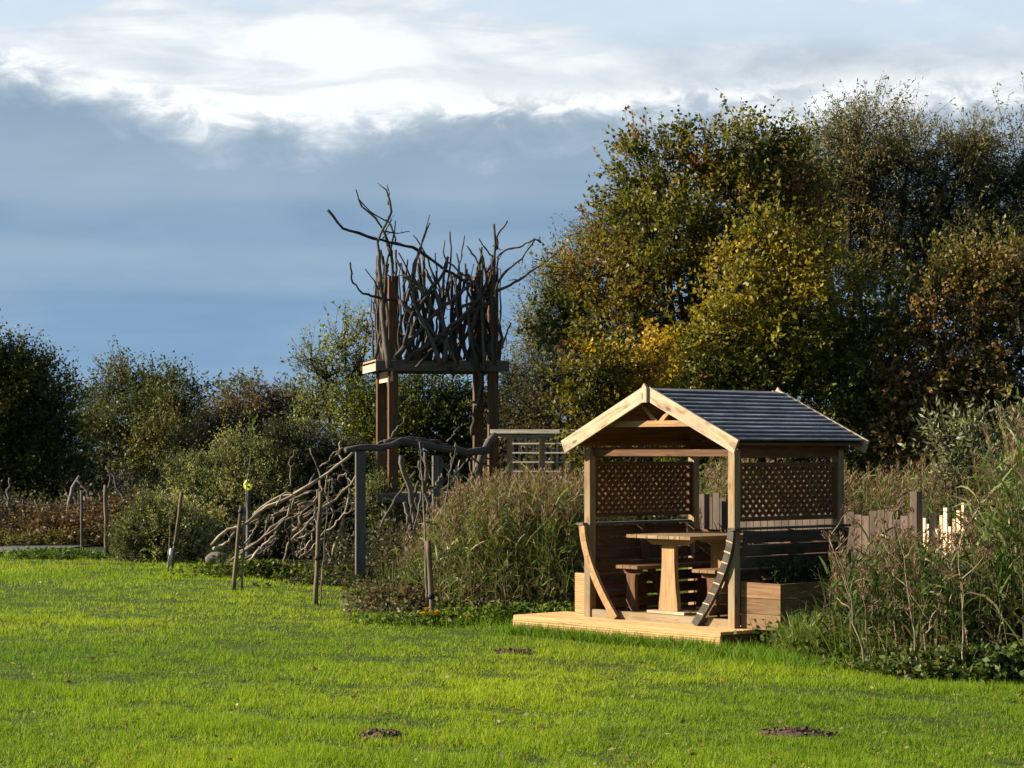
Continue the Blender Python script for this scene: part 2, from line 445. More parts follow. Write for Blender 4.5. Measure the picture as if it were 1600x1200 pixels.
# ------------------------------------------------------------------ ground
def build_ground():
    xs = np.concatenate([-np.geomspace(3000, 15, 14), np.arange(-14, 14.01, 0.16), np.geomspace(15, 3000, 14)])
    ys = np.concatenate([[-1500, -300, -60, -10], np.arange(4, 46, 0.16), np.geomspace(47, 4500, 16)])
    X, Y = np.meshgrid(xs, ys); Z = gz(X.ravel(), Y.ravel())
    V = np.stack([X.ravel(), Y.ravel(), Z], 1); nx = len(xs)
    i, j = np.meshgrid(np.arange(nx - 1), np.arange(len(ys) - 1)); a = (j * nx + i).ravel()
    g = G(); g.add(V, np.stack([a, a + 1, a + nx + 1, a + nx], 1))
    g.build('ground', ground_mat(), smooth=True, kind='structure')
    # gravel path curving away on the left
    path = np.array([(-12.5, 33.6), (-9.6, 36.0), (-8.55, 38.6), (-8.15, 41.6), (-8.6, 45.5), (-10, 50)])
    n = 40; t = np.linspace(0, 5, n); c = np.stack([np.interp(t, range(6), path[:, k]) for k in range(2)], 1)
    d = np.gradient(c, axis=0); d /= np.linalg.norm(d, axis=1)[:, None]; nr = np.stack([d[:, 1], -d[:, 0]], 1)
    V = []
    for s_, k in ((-.75, 0), (0, 0), (.75, 0)):
        p = c + nr * s_; V.append(np.stack([p[:, 0], p[:, 1], gz(p[:, 0], p[:, 1]) + 0.022], 1))
    V = np.concatenate(V); Q = []
    for r_ in range(2):
        for k in range(n - 1): Q.append((r_ * n + k, (r_ + 1) * n + k, (r_ + 1) * n + k + 1, r_ * n + k + 1))
    g = G(); g.add(V, Q); g.build('path', M['gravel'], smooth=True, kind='structure')


# gazebo frame
FR = np.array([1.95, 19.10, 0.0]); uu = np.array([-.669, .743, 0]); vv = np.array([.743, .669, 0]); zz = np.array([0, 0, 1.0])
GW, GD = 1.82, 1.42
def gp(u, v, z): return FR + uu * u + vv * v + zz * z


SOIL = [(597, 1150, .17, .16), (800, 1021, .20, .13), (1245, 1150, .24, .10), (690, 975, .25, .12)]


def build_grass():
    def field(n, px0, px1, py0, py1, hmul, wmul):
        px = rng.uniform(px0, px1, n); py = rng.uniform(py0, py1, n)
        Y = HC * F / (py - HY); X = (px - 800) * Y / F
        Y = Y + rng.normal(0, .05, n)
        k = np.ones(n, bool)
        r = np.stack([X - FR[0], Y - FR[1]], 1); a = r @ uu[:2]; b = r @ vv[:2]
        k &= ~((a > -.25) & (a < 2.5) & (b > -.44) & (b < 1.9))
        k &= ~((X < -7.2) & (Y > 36.3 + (X + 9) * 1.5) )
        k &= ((Y < 33.6 + .3 * np.sin(X * 3)) | ((X < -6.2) & (Y < 37.6))) & ~((X > 2.9) & (Y > 16.3))
        for sx, sy, rx, ry in SOIL:
            c = P(sx, sy, HC * F / (sy - HY)); q = ((X - c[0]) / rx) ** 2 + ((Y - c[1]) / ry / 1.4) ** 2
            k &= (q > rng.uniform(.2, 1.3, n))
        pp = np.stack([X, Y, 0 * X], 1)
        den = vnoise(pp, 2.1, 21) + 0.8 * vnoise(pp, 7, 22)
        k &= (den + rng.uniform(-1.2, 1.4, n)) > -0.55
        X, Y, pp, den = X[k], Y[k], pp[k], den[k]; n = len(X)
        Z = gz(X, Y)
        hgt = (0.021 + 0.012 * np.clip(den, -1, 1) + rng.exponential(.006, n)) * hmul
        hgt *= 1 + 0.5 * np.clip(vnoise(pp, 1.1, 23), 0, 1)
        hgt *= np.clip(1 + .5 * vnoise(pp, 14, 26), .5, 1.8)
        d = np.stack([rng.normal(.12, .55, n), rng.normal(0, .55, n), np.ones(n)], 1)
        t = np.clip(0.5 + 0.5 * vnoise(pp, 0.8, 24) + rng.normal(0, .2, n), 0, 1)[:, None]
        c1 = np.array([.120, .235, .010]); c2 = np.array([.36, .46, .016]); col = c1 * (1 - t) + c2 * t
        dk = np.clip(vnoise(pp * [.45, 1, 1], 5.0, 25) * .9 - .55 + .4 * vnoise(pp, 11, 27), 0, 1)[:, None]
        col = col * (1 - dk) + np.array([.05, .10, .016]) * dk
        dry = (rng.random(n) < 0.045)[:, None]; col = np.where(dry, np.array([.30, .26, .10]), col)
        cl = (rng.random(n) < 0.1)[:, None]; col = np.where(cl, np.array([.05, .12, .02]), col)
        w = (0.0042 * (0.6 + Y / 24)) * wmul * rng.uniform(.7, 1.4, n)
        # single triangle blades, bent tip
        az = rng.uniform(0, math.pi, n); e = np.stack([np.cos(az), np.sin(az), 0 * az], 1) * w[:, None] / 2
        B = np.stack([X, Y, Z - .004], 1); d /= np.linalg.norm(d, axis=1)[:, None]
        V = np.zeros((n, 3, 3)); V[:, 0] = B - e; V[:, 1] = B + e; V[:, 2] = B + d * hgt[:, None] * 1.25
        g.add(V.reshape(-1, 3), None, (np.arange(n) * 3)[:, None] + np.arange(3), np.repeat(col, 3, 0))
    g = G()
    field(620000, -120, 1720, 862, 1230, 1.0, 1.0)
    field(60000, -60, 1660, 858, 905, 1.5, 1.2)
    field(170000, -1100, -120, 862, 1230, 1.0, 1.3)
    field(60000, 1720, 2300, 1000, 1230, 1.0, 1.3)
    field(150000, -700, 2300, 1230, 1480, 1.0, 1.3)
    g.build('lawn_grass', M['grass'], kind='stuff', label='short mown bright green grass of the lawn', category='grass')
    # fallen leaves and clippings lying in the turf
    g = G(); n = 1300; py = rng.uniform(872, 1225, n); px = rng.uniform(-100, 1700, n); Y = HC * F / (py - HY); X = (px - 800) * Y / F
    k = (Y < 33) & ~((X > -.3) & (Y > 18.4)) & ~((X > 2.2) & (Y > 15.8)); X, Y = X[k], Y[k]; n = len(X)
    cc = np.array([(.20, .12, .04), (.30, .26, .10), (.12, .07, .03), (.34, .30, .16)])[rng.integers(0, 4, n)] * rng.uniform(.6, 1.2, (n, 1))
    d = rng.normal(0, 1, (n, 3)); d[:, 2] *= .25
    g.leaves(np.stack([X, Y, gz(X, Y) + .02], 1), d, rng.uniform(.02, .055, n), rng.uniform(.008, .03, n), cc)
    g.build('fallen_leaves', M['leaf'], kind='stuff', label='scattered fallen leaves and dry clippings on the lawn', category='leaves')
    # longer grass and clover tufts fringing the deck and the beds
    g = G(); n = 15000
    which = rng.random(n)
    t = rng.random(n)
    A = P(1128, 1022, 18.6); Bp = P(1300, 1045, 17.3)
    e1 = gp(2.47, -.44, 0); e0 = gp(-.19, -.44, 0)
    x = np.where(which < .35, e0[0] + (e1[0] - e0[0]) * t, np.where(which < .6, A[0] + (Bp[0] - A[0]) * t, -1.3 + 1.6 * t))
    y = np.where(which < .35, e0[1] + (e1[1] - e0[1]) * t, np.where(which < .6, A[1] + (Bp[1] - A[1]) * t, 22.2 - .7 * t))
    sp = np.where(which < .35, .05, .25)
    x = x + rng.normal(0, 1, n) * sp; y = y + rng.normal(0, 1, n) * sp - np.where(which < .35, .08, 0)
    r = np.stack([x - FR[0], y - FR[1]], 1); a = r @ uu[:2]; b = r @ vv[:2]
    k = ~((a > -.23) & (a < 2.5) & (b > -.42) & (b < 1.9)); x, y = x[k], y[k]; n = len(x)
    d = np.stack([rng.normal(0, .4, n), rng.normal(0, .4, n), np.ones(n)], 1)
    c = np.array([.09, .19, .015]) * rng.uniform(.6, 1.6, (n, 1)) + np.array([.05, .03, 0]) * rng.random((n, 1))
    g.ribbons(np.stack([x, y, gz(x, y)], 1), d, rng.uniform(.05, .16, n), .007, c, 3, .7)
    g.build('fringe_grass', M['grass'], kind='stuff', label='longer green grass growing along the deck edge', category='grass')


def soil_mound(px, py, rx, ry, label):
    c = P(px, py, HC * F / (py - HY)); z0 = g1(c[0], c[1])
    g = G(); nr, na = 9, 30; V = []
    for i in range(nr):
        r = i / (nr - 1)
        for k in range(na):
            a = 2 * math.pi * k / na
            wob = 1 + .22 * math.sin(3 * a + px) + .12 * math.sin(7 * a)
            V.append((c[0] + rx * r * wob * math.cos(a), c[1] + ry * 1.4 * r * wob * math.sin(a),
                      z0 + 0.036 * (1 - r * r) - 0.012 * r + (rng.normal(0, .006) if r < .95 else -.01)))
    Q = [(i * na + k, i * na + (k + 1) % na, (i + 1) * na + (k + 1) % na, (i + 1) * na + k) for i in range(nr - 1) for k in range(na)]
    g.add(V, Q)
    for k in range(60):
        a, r = rng.uniform(0, 6.28), rng.uniform(0, 1.1) ** .5; s = rng.uniform(.005, .022)
        g.box((c[0] + rx * r * math.cos(a), c[1] + ry * 1.4 * r * math.sin(a), z0 + .036 * (1 - min(r, 1) ** 2) + s * .2),
              np.linalg.qr(rng.normal(size=(3, 3)))[0], (s * 1.6, s, s))
    g.build('soil_mound', M['soil'], loc=(c[0], c[1], z0), label=label, category='soil mound', group='bare patches of earth in the lawn')


# ------------------------------------------------------------------ foliage
def crown(blobs, leaf, n_per, pal, seed, shell=0.55, wild=0.25, spray=(0.25, 0.6), nl=10, updir=0.35, trunk=None,
          patch=1.2, twigcol=(1, 1, 1), droop=0.0, limb_every=14, clump=0.13):
    """blobs: (px, py, r_px, Y[, depth]) -> leaf G, branch G"""
    r_ = np.random.default_rng(seed)
    g, b = G(), G()
    L, W = leaf
    for bi, bl in enumerate(blobs):
        px, py, rp, Y = bl[:4]; sq = bl[4] if len(bl) > 4 else 1.0
        C = P(px, py, Y); Rm = rp * Y / F; Rm = max(Rm * .45, Rm - .34 * (spray[0] + spray[1]) / 2)
        C = C - np.array([0, 0, .58 * (spray[0] + spray[1]) / 2 * min(1, updir * 2)])
        ns = max(6, int(n_per * ((Rm + .12) ** 2) / (L * W) * 1.7))
        d = r_.normal(size=(ns, 3)); d /= np.linalg.norm(d, axis=1)[:, None]
        bump = 1 + wild * vnoise(d * 1.0 + bi * 3.1, 2.6, 40 + seed % 5) * 1.6
        rr = (shell + (1 - shell) * r_.random(ns)) ** .7
        inner = r_.random(ns) < .3; rr[inner] = r_.random(inner.sum()) ** .6 * .75
        far = r_.random(ns) < .05; rr[far] *= r_.uniform(1.05, 1.3, far.sum())
        ncl = max(5, ns // 16); cd = r_.normal(size=(ncl, 3)); cd /= np.linalg.norm(cd, axis=1)[:, None]
        cr = (shell + (1 - shell) * r_.random(ncl)) ** .7
        ci = r_.integers(0, ncl, ns); loose = r_.random(ns) < .30
        q_ = cd[ci] * cr[ci][:, None] + r_.normal(0, clump / Rm, (ns, 3)); ql = np.linalg.norm(q_, axis=1)
        d = np.where(loose[:, None], d, q_ / ql[:, None]); rr = np.where(loose, rr, np.minimum(ql, 1.25))
        bump = 1 + wild * vnoise(d * 1.0 + bi * 3.1, 2.6, 40 + seed % 5) * 1.6
        c = C + d * (rr * bump)[:, None] * Rm * np.array([1, sq, 1])
        keep = c[:, 2] > 0.05; c, d, rr = c[keep], d[keep], rr[keep]; ns = len(c)
        if not ns: continue
        sd = d * .8 + r_.normal(0, .5, (ns, 3)) + np.array([0, 0, updir]); sd /= np.linalg.norm(sd, axis=1)[:, None]
        sl_ = r_.uniform(*spray, ns)
        t = np.tile(np.linspace(.05, 1, nl), (ns, 1)) + r_.normal(0, .04, (ns, nl))
        pos = c[:, None, :] + sd[:, None, :] * (t * sl_[:, None])[:, :, None]
        pos[:, :, 2] -= droop * (t * sl_[:, None]) ** 2
        pos += r_.normal(0, L * .35, pos.shape)
        ld = sd[:, None, :] * .7 + r_.normal(0, .75, pos.shape)
        ld[:, :, 2] -= droop
        f1 = 1.25 * vnoise(c, patch, 50 + seed % 7) + 0.6 * vnoise(c, patch * 3.2, 60 + seed % 7) + r_.normal(0, .25, ns)
        q = np.clip((f1 + 1.1) / 2.2, 0, .999) * (len(pal) - 1); i0 = q.astype(int); fr = (q - i0)[:, None]
        pc = np.asarray(pal, float); cs = pc[i0] * (1 - fr) + pc[np.minimum(i0 + 1, len(pal) - 1)] * fr
        cc = np.repeat(cs * 1.22 * r_.uniform(.8, 1.25, (ns, 1)), nl, 0) * r_.uniform(.8, 1.22, (ns * nl, 1))
        pos = pos.reshape(-1, 3); ld = ld.reshape(-1, 3)
        ok = pos[:, 2] > 0.02
        g.leaves(pos[ok], ld[ok], L * r_.uniform(.6, 1.3, ok.sum()), W * r_.uniform(.7, 1.3, ok.sum()), cc[ok])
        e = c + sd * sl_[:, None]; e[:, 2] -= droop * sl_ ** 2
        b.lines(c - sd * .15, e, .006, .002, np.array(twigcol))
        # limbs from the heart of the clump to some sprays
        for k in range(0, ns, max(1, ns // 12)):
            m_ = (C + c[k]) / 2 + r_.normal(0, Rm * .12, 3)
            b.tube(gnarl([C + r_.normal(0, Rm * .08, 3), m_, c[k]], 5, Rm * .03, seed * 7 + k), np.linspace(.022, .007, 5) * (Rm / 1.2 + .3), 4, twigcol)
    return g, b


def tree(name, label, cat, base, blobs, leaf, n_per, pal, seed, group=None, trunk_r=0.12, mat='leaf', twigcol=(1, 1, 1), **kw):
    bx, by = base; loc = (bx, by, g1(bx, by))
    th = thing(name, loc, label, cat, group)
    g, b = crown(blobs, leaf, n_per, pal, seed, twigcol=twigcol, **kw)
    g.build('crown', M[mat], th)
    b.build('branches', M['bark'], th)
    tr = G(); r_ = np.random.default_rng(seed)
    cs = [P(bl[0], bl[1], bl[3]) for bl in blobs]; mean = np.mean(cs, axis=0)
    fork = np.array([bx * .6 + mean[0] * .4, by * .6 + mean[1] * .4, max(.4, mean[2] * .38)])
    tr.tube(gnarl([np.array(loc) - [0, 0, .1], fork], 6, trunk_r * .25, seed), np.linspace(trunk_r * 1.25, trunk_r * .85, 6), 9, twigcol, .08)
    for k, c in enumerate(cs):
        if c[2] < fork[2]: continue
        mid = fork * .45 + c * .55 + r_.normal(0, .1, 3)
        tr.tube(gnarl([fork, mid, c], 8, trunk_r * .35, seed + k), np.linspace(trunk_r * .42, trunk_r * .12, 8), 6, twigcol, .08)
    tr.build('trunk', M['bark'], th)
    return th


OL = [(.030, .040, .010), (.055, .065, .014), (.085, .085, .016), (.10, .07, .018)]
def build_trees():
    # --- big group on the right
    tree('willow_tree', 'tall grey-green willow with airy top, highest tree at the right edge', 'tree', (5.6, 42.5),
         [(1345, 215, 78, 42), (1420, 245, 85, 43), (1500, 265, 80, 42), (1590, 270, 85, 43), (1655, 300, 90, 42), (1280, 250, 80, 43), (1340, 330, 110, 43), (1450, 370, 110, 43),
          (1560, 380, 110, 42), (1650, 420, 100, 42), (1520, 210, 40, 42), (1250, 340, 90, 43)],
         (.095, .026), 0.90, [(.055, .062, .027), (.095, .10, .042), (.15, .14, .055), (.21, .155, .05)], 101, trunk_r=.24, spray=(.35, .85), nl=12, updir=.3, droop=.15, wild=.4, shell=.35, limb_every=9)
    tree('willow_tree', 'silvery thin-leaved willow behind the left flank of the hawthorn', 'tree', (1.4, 41),
         [(905, 420, 62, 41), (880, 500, 62, 41), (965, 355, 40, 41), (850, 570, 55, 41), (985, 290, 28, 41), (935, 345, 32, 41), (815, 620, 50, 41), (920, 560, 70, 41), (840, 500, 40, 41), (860, 430, 38, 41), (800, 570, 30, 41)],
         (.085, .026), 0.95, [(.06, .07, .035), (.10, .115, .06), (.16, .17, .09)], 102, trunk_r=.15, spray=(.35, .8), updir=.5, wild=.45, shell=.3)
    tree('hawthorn_tree', 'big hawthorn turning olive and russet, tallest of the middle trees', 'tree', (3.0, 35.6),
         [(985, 330, 62, 35), (1040, 265, 68, 35), (1110, 240, 62, 35), (1185, 235, 62, 35.5), (1240, 250, 50, 36), (960, 420, 80, 35), (1050, 360, 100, 34.6), (1150, 330, 95, 34.6), (1080, 460, 110, 34.4),
          (960, 520, 80, 34.5), (880, 480, 45, 35), (1010, 600, 100, 34.6), (1160, 560, 110, 35), (985, 215, 22, 35), (1072, 195, 20, 35), (1230, 340, 80, 35), (1290, 500, 110, 36)],
         (.075, .052), 1.2, [(.035, .048, .009), (.065, .078, .011), (.115, .112, .013), (.155, .115, .016), (.17, .08, .02)], 103, trunk_r=.2, spray=(.2, .55), wild=.35, limb_every=18)
    tree('field_maple', 'yellow-green maple in front of the hawthorn, above the gazebo roof', 'tree', (3.9, 31.6),
         [(1195, 385, 62, 31.5), (1150, 430, 62, 31.3), (1250, 410, 60, 31.5), (1140, 520, 80, 31.2), (1220, 500, 95, 31), (1300, 540, 80, 31.5), (1100, 590, 70, 31.3), (1200, 610, 95, 31), (1310, 640, 80, 31.5), (1080, 660, 60, 31.5)],
         (.074, .054), 1.0, [(.040, .058, .009), (.075, .090, .011), (.135, .125, .013), (.23, .175, .013)], 104, trunk_r=.14, spray=(.2, .5), wild=.35)
    tree('golden_maple', 'small golden-yellow maple just left of the gazebo roof', 'tree', (1.15, 30),
         [(935, 585, 52, 29.6), (985, 560, 48, 29.8), (905, 625, 42, 29.6), (960, 640, 55, 29.8), (1015, 535, 34, 30), (880, 570, 22, 29.8), (930, 680, 45, 29.8), (1030, 610, 55, 30.2)],
         (.066, .052), 1.0, [(.08, .08, .012), (.20, .15, .012), (.36, .24, .012), (.40, .22, .012)], 105, trunk_r=.09, spray=(.18, .4), wild=.35)
    tree('mixed_scrub_tree', 'brownish leafy scrub tree at right edge below the willow', 'tree', (6.6, 31.5),
         [(1440, 470, 78, 31), (1530, 440, 72, 31), (1610, 430, 80, 31), (1390, 560, 80, 31.3), (1490, 560, 95, 31), (1590, 550, 95, 31), (1400, 660, 85, 31), (1500, 670, 90, 31), (1600, 660, 90, 31), (1690, 500, 90, 31)],
         (.074, .048), 1.05, [(.038, .055, .012), (.075, .085, .018), (.14, .12, .028), (.20, .11, .045)], 106, trunk_r=.15, spray=(.2, .5), wild=.35)
    tree('sallow_bush', 'pale green sallow bush behind the fence near the right edge', 'bush', (4.9, 25.2),
         [(1480, 660, 42, 25), (1540, 660, 52, 25), (1590, 700, 55, 24.6), (1500, 720, 45, 25), (1640, 650, 60, 25)],
         (.09, .028), 0.8, [(.05, .065, .03), (.10, .12, .05), (.16, .17, .09)], 107, trunk_r=.04, spray=(.25, .55), updir=.7, wild=.4, shell=.3)
    # --- behind the tower
    tree('thorn_bush', 'dark leafy thorn bush directly behind the lower half of the tower', 'bush', (-1.5, 41),
         [(650, 640, 68, 40), (710, 630, 62, 40), (600, 680, 70, 40), (680, 710, 80, 40), (750, 660, 60, 40), (770, 730, 70, 40), (560, 640, 45, 40), (630, 770, 70, 40), (730, 790, 70, 40)],
         (.06, .042), 1.2, [(.028, .042, .009), (.06, .08, .014), (.14, .15, .018)], 108, spray=(.2, .45), wild=.3)
    tree('elder_tree', 'light feathery yellow-green tree left of the tower platform', 'tree', (-3.1, 41.5),
         [(535, 520, 42, 41), (510, 570, 48, 41), (560, 560, 45, 41), (485, 540, 26, 41), (545, 610, 55, 41), (490, 630, 50, 41), (575, 500, 26, 41)],
         (.07, .035), 0.5, [(.07, .09, .02), (.15, .17, .03), (.26, .24, .035)], 109, spray=(.3, .6), updir=.5, wild=.45, shell=.3)
    tree('bramble_scrub', 'greyish brown tangle of scrub between tower and hawthorn', 'bush', (.2, 39),
         [(810, 620, 42, 38.5), (850, 650, 48, 38), (800, 680, 48, 38.4), (860, 700, 50, 38), (900, 730, 60, 38), (980, 740, 70, 38)],
         (.07, .04), 1.0, [(.035, .035, .015), (.065, .06, .025), (.09, .07, .03)], 110, spray=(.25, .5), wild=.4)
    # --- left side
    tree('evergreen_tree', 'big dark tree with gilded edge at the left of the photo', 'tree', (-11.6, 49),
         [(15, 560, 42, 48), (50, 575, 42, 48), (-40, 550, 60, 48), (80, 620, 45, 48), (30, 640, 75, 48), (-60, 640, 90, 48), (85, 690, 55, 48), (20, 720, 80, 48), (70, 760, 60, 48), (-60, 750, 80, 48)],
         (.08, .045), 1.9, [(.035, .05, .012), (.075, .088, .016), (.20, .17, .02)], 111, trunk_r=.2, spray=(.3, .7), wild=.3)
    tree('round_topped_tree', 'dark green round-topped tree between the left tree and the gap', 'tree', (-9.2, 58),
         [(190, 595, 38, 57), (235, 590, 36, 57), (160, 630, 28, 57), (270, 625, 42, 55), (220, 650, 55, 56), (300, 640, 34, 55), (170, 690, 55, 55), (250, 710, 60, 54), (310, 690, 45, 54), (145, 655, 24, 57), (300, 595, 18, 55), (270, 580, 14, 55)],
         (.08, .05), 1.7, [(.038, .05, .018), (.065, .078, .022), (.12, .11, .028)], 112, trunk_r=.18, spray=(.35, .75), wild=.4)
    tree('distant_tree', 'small hazy blue-green tree far off, left of the feathery tree', 'tree', (-11, 92),
         [(375, 605, 26, 90), (355, 620, 24, 90), (400, 615, 24, 90), (380, 640, 40, 90)],
         (.16, .10), 0.8, [(.08, .10, .08), (.11, .13, .10)], 113, spray=(.4, .8), wild=.4, group='distant trees')
    tree('distant_tree', 'small hazy olive tree far off, beside the feathery tree', 'tree', (-8.6, 86),
         [(455, 610, 20, 85), (440, 630, 26, 85), (475, 625, 22, 85), (450, 655, 36, 85), (130, 620, 30, 88), (145, 660, 40, 88)],
         (.16, .10), 0.8, [(.09, .09, .06), (.12, .12, .08)], 114, spray=(.4, .8), wild=.4, group='distant trees')
    tree('russet_scrub', 'russet brown scrub with seed heads above the gorse on the left', 'bush', (-5.7, 49),
         [(350, 650, 38, 48), (400, 635, 36, 48), (440, 630, 34, 48), (380, 690, 50, 48), (450, 670, 40, 48), (320, 700, 40, 48), (300, 680, 26, 47), (470, 640, 30, 48), (345, 625, 18, 48), (420, 605, 14, 48)],
         (.075, .040), 1.1, [(.05, .042, .022), (.10, .07, .035), (.13, .11, .05)], 115, spray=(.3, .7), updir=.7, wild=.45)
    tree('wild_clematis_hedge', 'dense dark hedge behind the log fence at the far left', 'hedge', (-7.6, 47.5),
         [(110, 760, 48, 47), (190, 770, 52, 47), (260, 770, 50, 46), (150, 800, 45, 46), (330, 770, 50, 46), (40, 790, 50, 47), (-40, 780, 50, 47)],
         (.07, .045), 0.8, [(.02, .026, .010), (.035, .042, .015)], 116, spray=(.2, .5), wild=.3)
    GO = [(.025, .04, .015), (.06, .08, .028), (.16, .18, .065), (.36, .35, .15)]
    def gorse(label, base, blobs, seed, n=1.0, pal=GO):
        tree('gorse_bush', label, 'bush', base, blobs, (.055, .016), n * .8, pal, seed, 'gorse bushes behind the lawn', trunk_r=.05, spray=(.15, .36), nl=14, updir=.6, wild=.4)
    gorse('low rounded gorse bush right of the second stake from the left', (-5.8, 34.3),
          [(215, 815, 34, 33.9), (255, 825, 44, 33.8), (210, 845, 30, 33.8), (300, 820, 34, 34.0), (255, 790, 30, 34.0), (300, 850, 28, 33.8)], 120)
    gorse('large gorse bush with pale sunlit tips behind the tilted stake', (-4.5, 36),
          [(300, 740, 34, 36.0), (350, 725, 44, 36.0), (330, 780, 50, 35.6), (400, 780, 60, 35.6), (275, 720, 18, 36.0), (350, 830, 40, 35.2), (420, 720, 44, 36.2), (430, 840, 40, 35.2), (370, 690, 22, 36.0)], 121)
    gorse('dark gorse bush behind the slanting deadwood pile', (-2.8, 36.5),
          [(480, 700, 44, 36.6), (530, 720, 44, 36.6), (470, 770, 60, 36.2), (550, 790, 60, 36.2), (440, 680, 30, 36.6), (600, 840, 45, 36.0), (510, 850, 40, 35.6)], 122,
          pal=[(.022, .03, .012), (.04, .052, .018), (.075, .085, .03)])  # darker palette holds the shade behind the deadwood
    gorse('small tuft of gorse under the tower beside the grey post', (-1.9, 36.6),
          [(588, 755, 20, 35.0), (575, 770, 18, 35.0), (600, 800, 26, 35.0), (640, 840, 26, 35.0), (690, 850, 26, 35.0)], 123)
    # low dark hedges that close the view below the trees
    tree('field_hedge', 'dark hedge under the right-hand trees behind the gazebo', 'hedge', (4.3, 36.5),
         [(1050, 740, 80, 36), (1160, 740, 90, 36.5), (1280, 740, 90, 36), (1400, 740, 90, 36), (1500, 750, 90, 35.5), (1620, 750, 90, 35.5), (1330, 660, 80, 36.5), (1430, 620, 90, 36), (1550, 640, 90, 36)],
         (.065, .045), 0.75, [(.02, .028, .010), (.035, .045, .014)], 124, spray=(.2, .5), wild=.3)


# ------------------------------------------------------------------ reeds and weeds
def reed_bed(name, label, poly, n, hfun, seed, pal_g, plume, leafw=.021, lean=(0, 0)):
    r_ = np.random.default_rng(seed)
    poly = np.array(poly); lo, hi = poly.min(0), poly.max(0)
    pts = []
    while len(pts) < n:
        q = r_.uniform(lo, hi, (n, 2))
        ins = np.zeros(n, bool); j = len(poly) - 1
        for i in range(len(poly)):
            a, b = poly[i], poly[j]
            c = ((a[1] > q[:, 1]) != (b[1] > q[:, 1])) & (q[:, 0] < (b[0] - a[0]) * (q[:, 1] - a[1]) / (b[1] - a[1] + 1e-12) + a[0])
            ins ^= c; j = i
        pts += list(q[ins])
    pts = np.array(pts[:n]); X, Y = pts[:, 0], pts[:, 1]; Z = gz(X, Y)
    H = hfun(X, Y) * r_.uniform(.72, 1.12, n)
    B = np.stack([X, Y, Z], 1)
    ln = np.stack([r_.normal(lean[0], .11, n), r_.normal(lean[1], .11, n), np.ones(n)], 1); ln /= np.linalg.norm(ln, axis=1)[:, None]
    T = B + ln * H[:, None]
    st = G()
    tone = vnoise(B, .9, 70 + seed)
    g = np.asarray(pal_g, float)
    sc_ = np.array([.13, .12, .055]) * r_.uniform(.6, 1.5, (n, 1)); br = r_.random(n) < .25; sc_[br] = np.array([.17, .125, .07])
    mid = B + ln * H[:, None] * .55
    T2 = T + np.stack([r_.normal(0, .05, n), r_.normal(0, .05, n), 0 * X], 1)
    st.lines(B, mid, .0042, .0035, sc_); st.lines(mid, T2, .0035, .0018, sc_)
    lf = G(); per = 9
    for k in range(per):
        t = .08 + .88 * (k + r_.random(n)) / per
        pos = B + ln * (H * t)[:, None]
        a = r_.uniform(0, 6.28, n)
        d = np.stack([np.cos(a), np.sin(a), r_.uniform(.7, 2.0, n)], 1)
        q = np.clip(.5 + .45 * tone + r_.normal(0, .28, n) + (t - .5) * .35, 0, .999) * (len(g) - 1)
        i0 = q.astype(int); f = (q - i0)[:, None]; c = g[i0] * (1 - f) + g[i0 + 1] * f
        c = c * r_.uniform(.7, 1.35, (n, 1))
        dead = (r_.random(n) < np.where(t < .35, .45, .12))[:, None]; c = np.where(dead, np.array([.22, .17, .09]) * r_.uniform(.5, 1.3, (n, 1)), c)
        lf.ribbons(pos, d, r_.uniform(.22, .46, n) * np.clip(H / 1.4, .6, 1.2), leafw * r_.uniform(.6, 1.3, n), c, 4, r_.uniform(.5, 2.0, n))
    th = thing(name, (float(X.mean()), float(Y.mean()), 0), label, 'reeds')
    del th['category']; th['kind'] = 'stuff'; th['category'] = 'reeds'
    lf.build('reed_leaves', M['reed'], th, kind='stuff'); st.build('reed_stems', M['reed'], th, kind='stuff')
    # plumes
    pl = G(); w = r_.random(n) < plume
    idx = np.where(w)[0]
    for rep in range(34):
        m = len(idx); t = r_.random(m); sp = .038 * (1 - t) + .008
        a = r_.uniform(0, 6.28, m)
        base = T2[idx] + ln[idx] * ((t - .45) * .26)[:, None]
        d = np.stack([np.cos(a) * .6 + .25, np.sin(a) * .6, r_.uniform(.6, 1.6, m)], 1)
        c = np.array([.145, .10, .065]) * r_.uniform(.5, 1.8, (m, 1)) + np.array([.03, .02, 0]) * r_.random((m, 1))
        pl.leaves(base + d * 0.01, d, sp + .035, .010, c)
    pl.build('seed_plumes', M['reed'], th, kind='stuff')
    return th


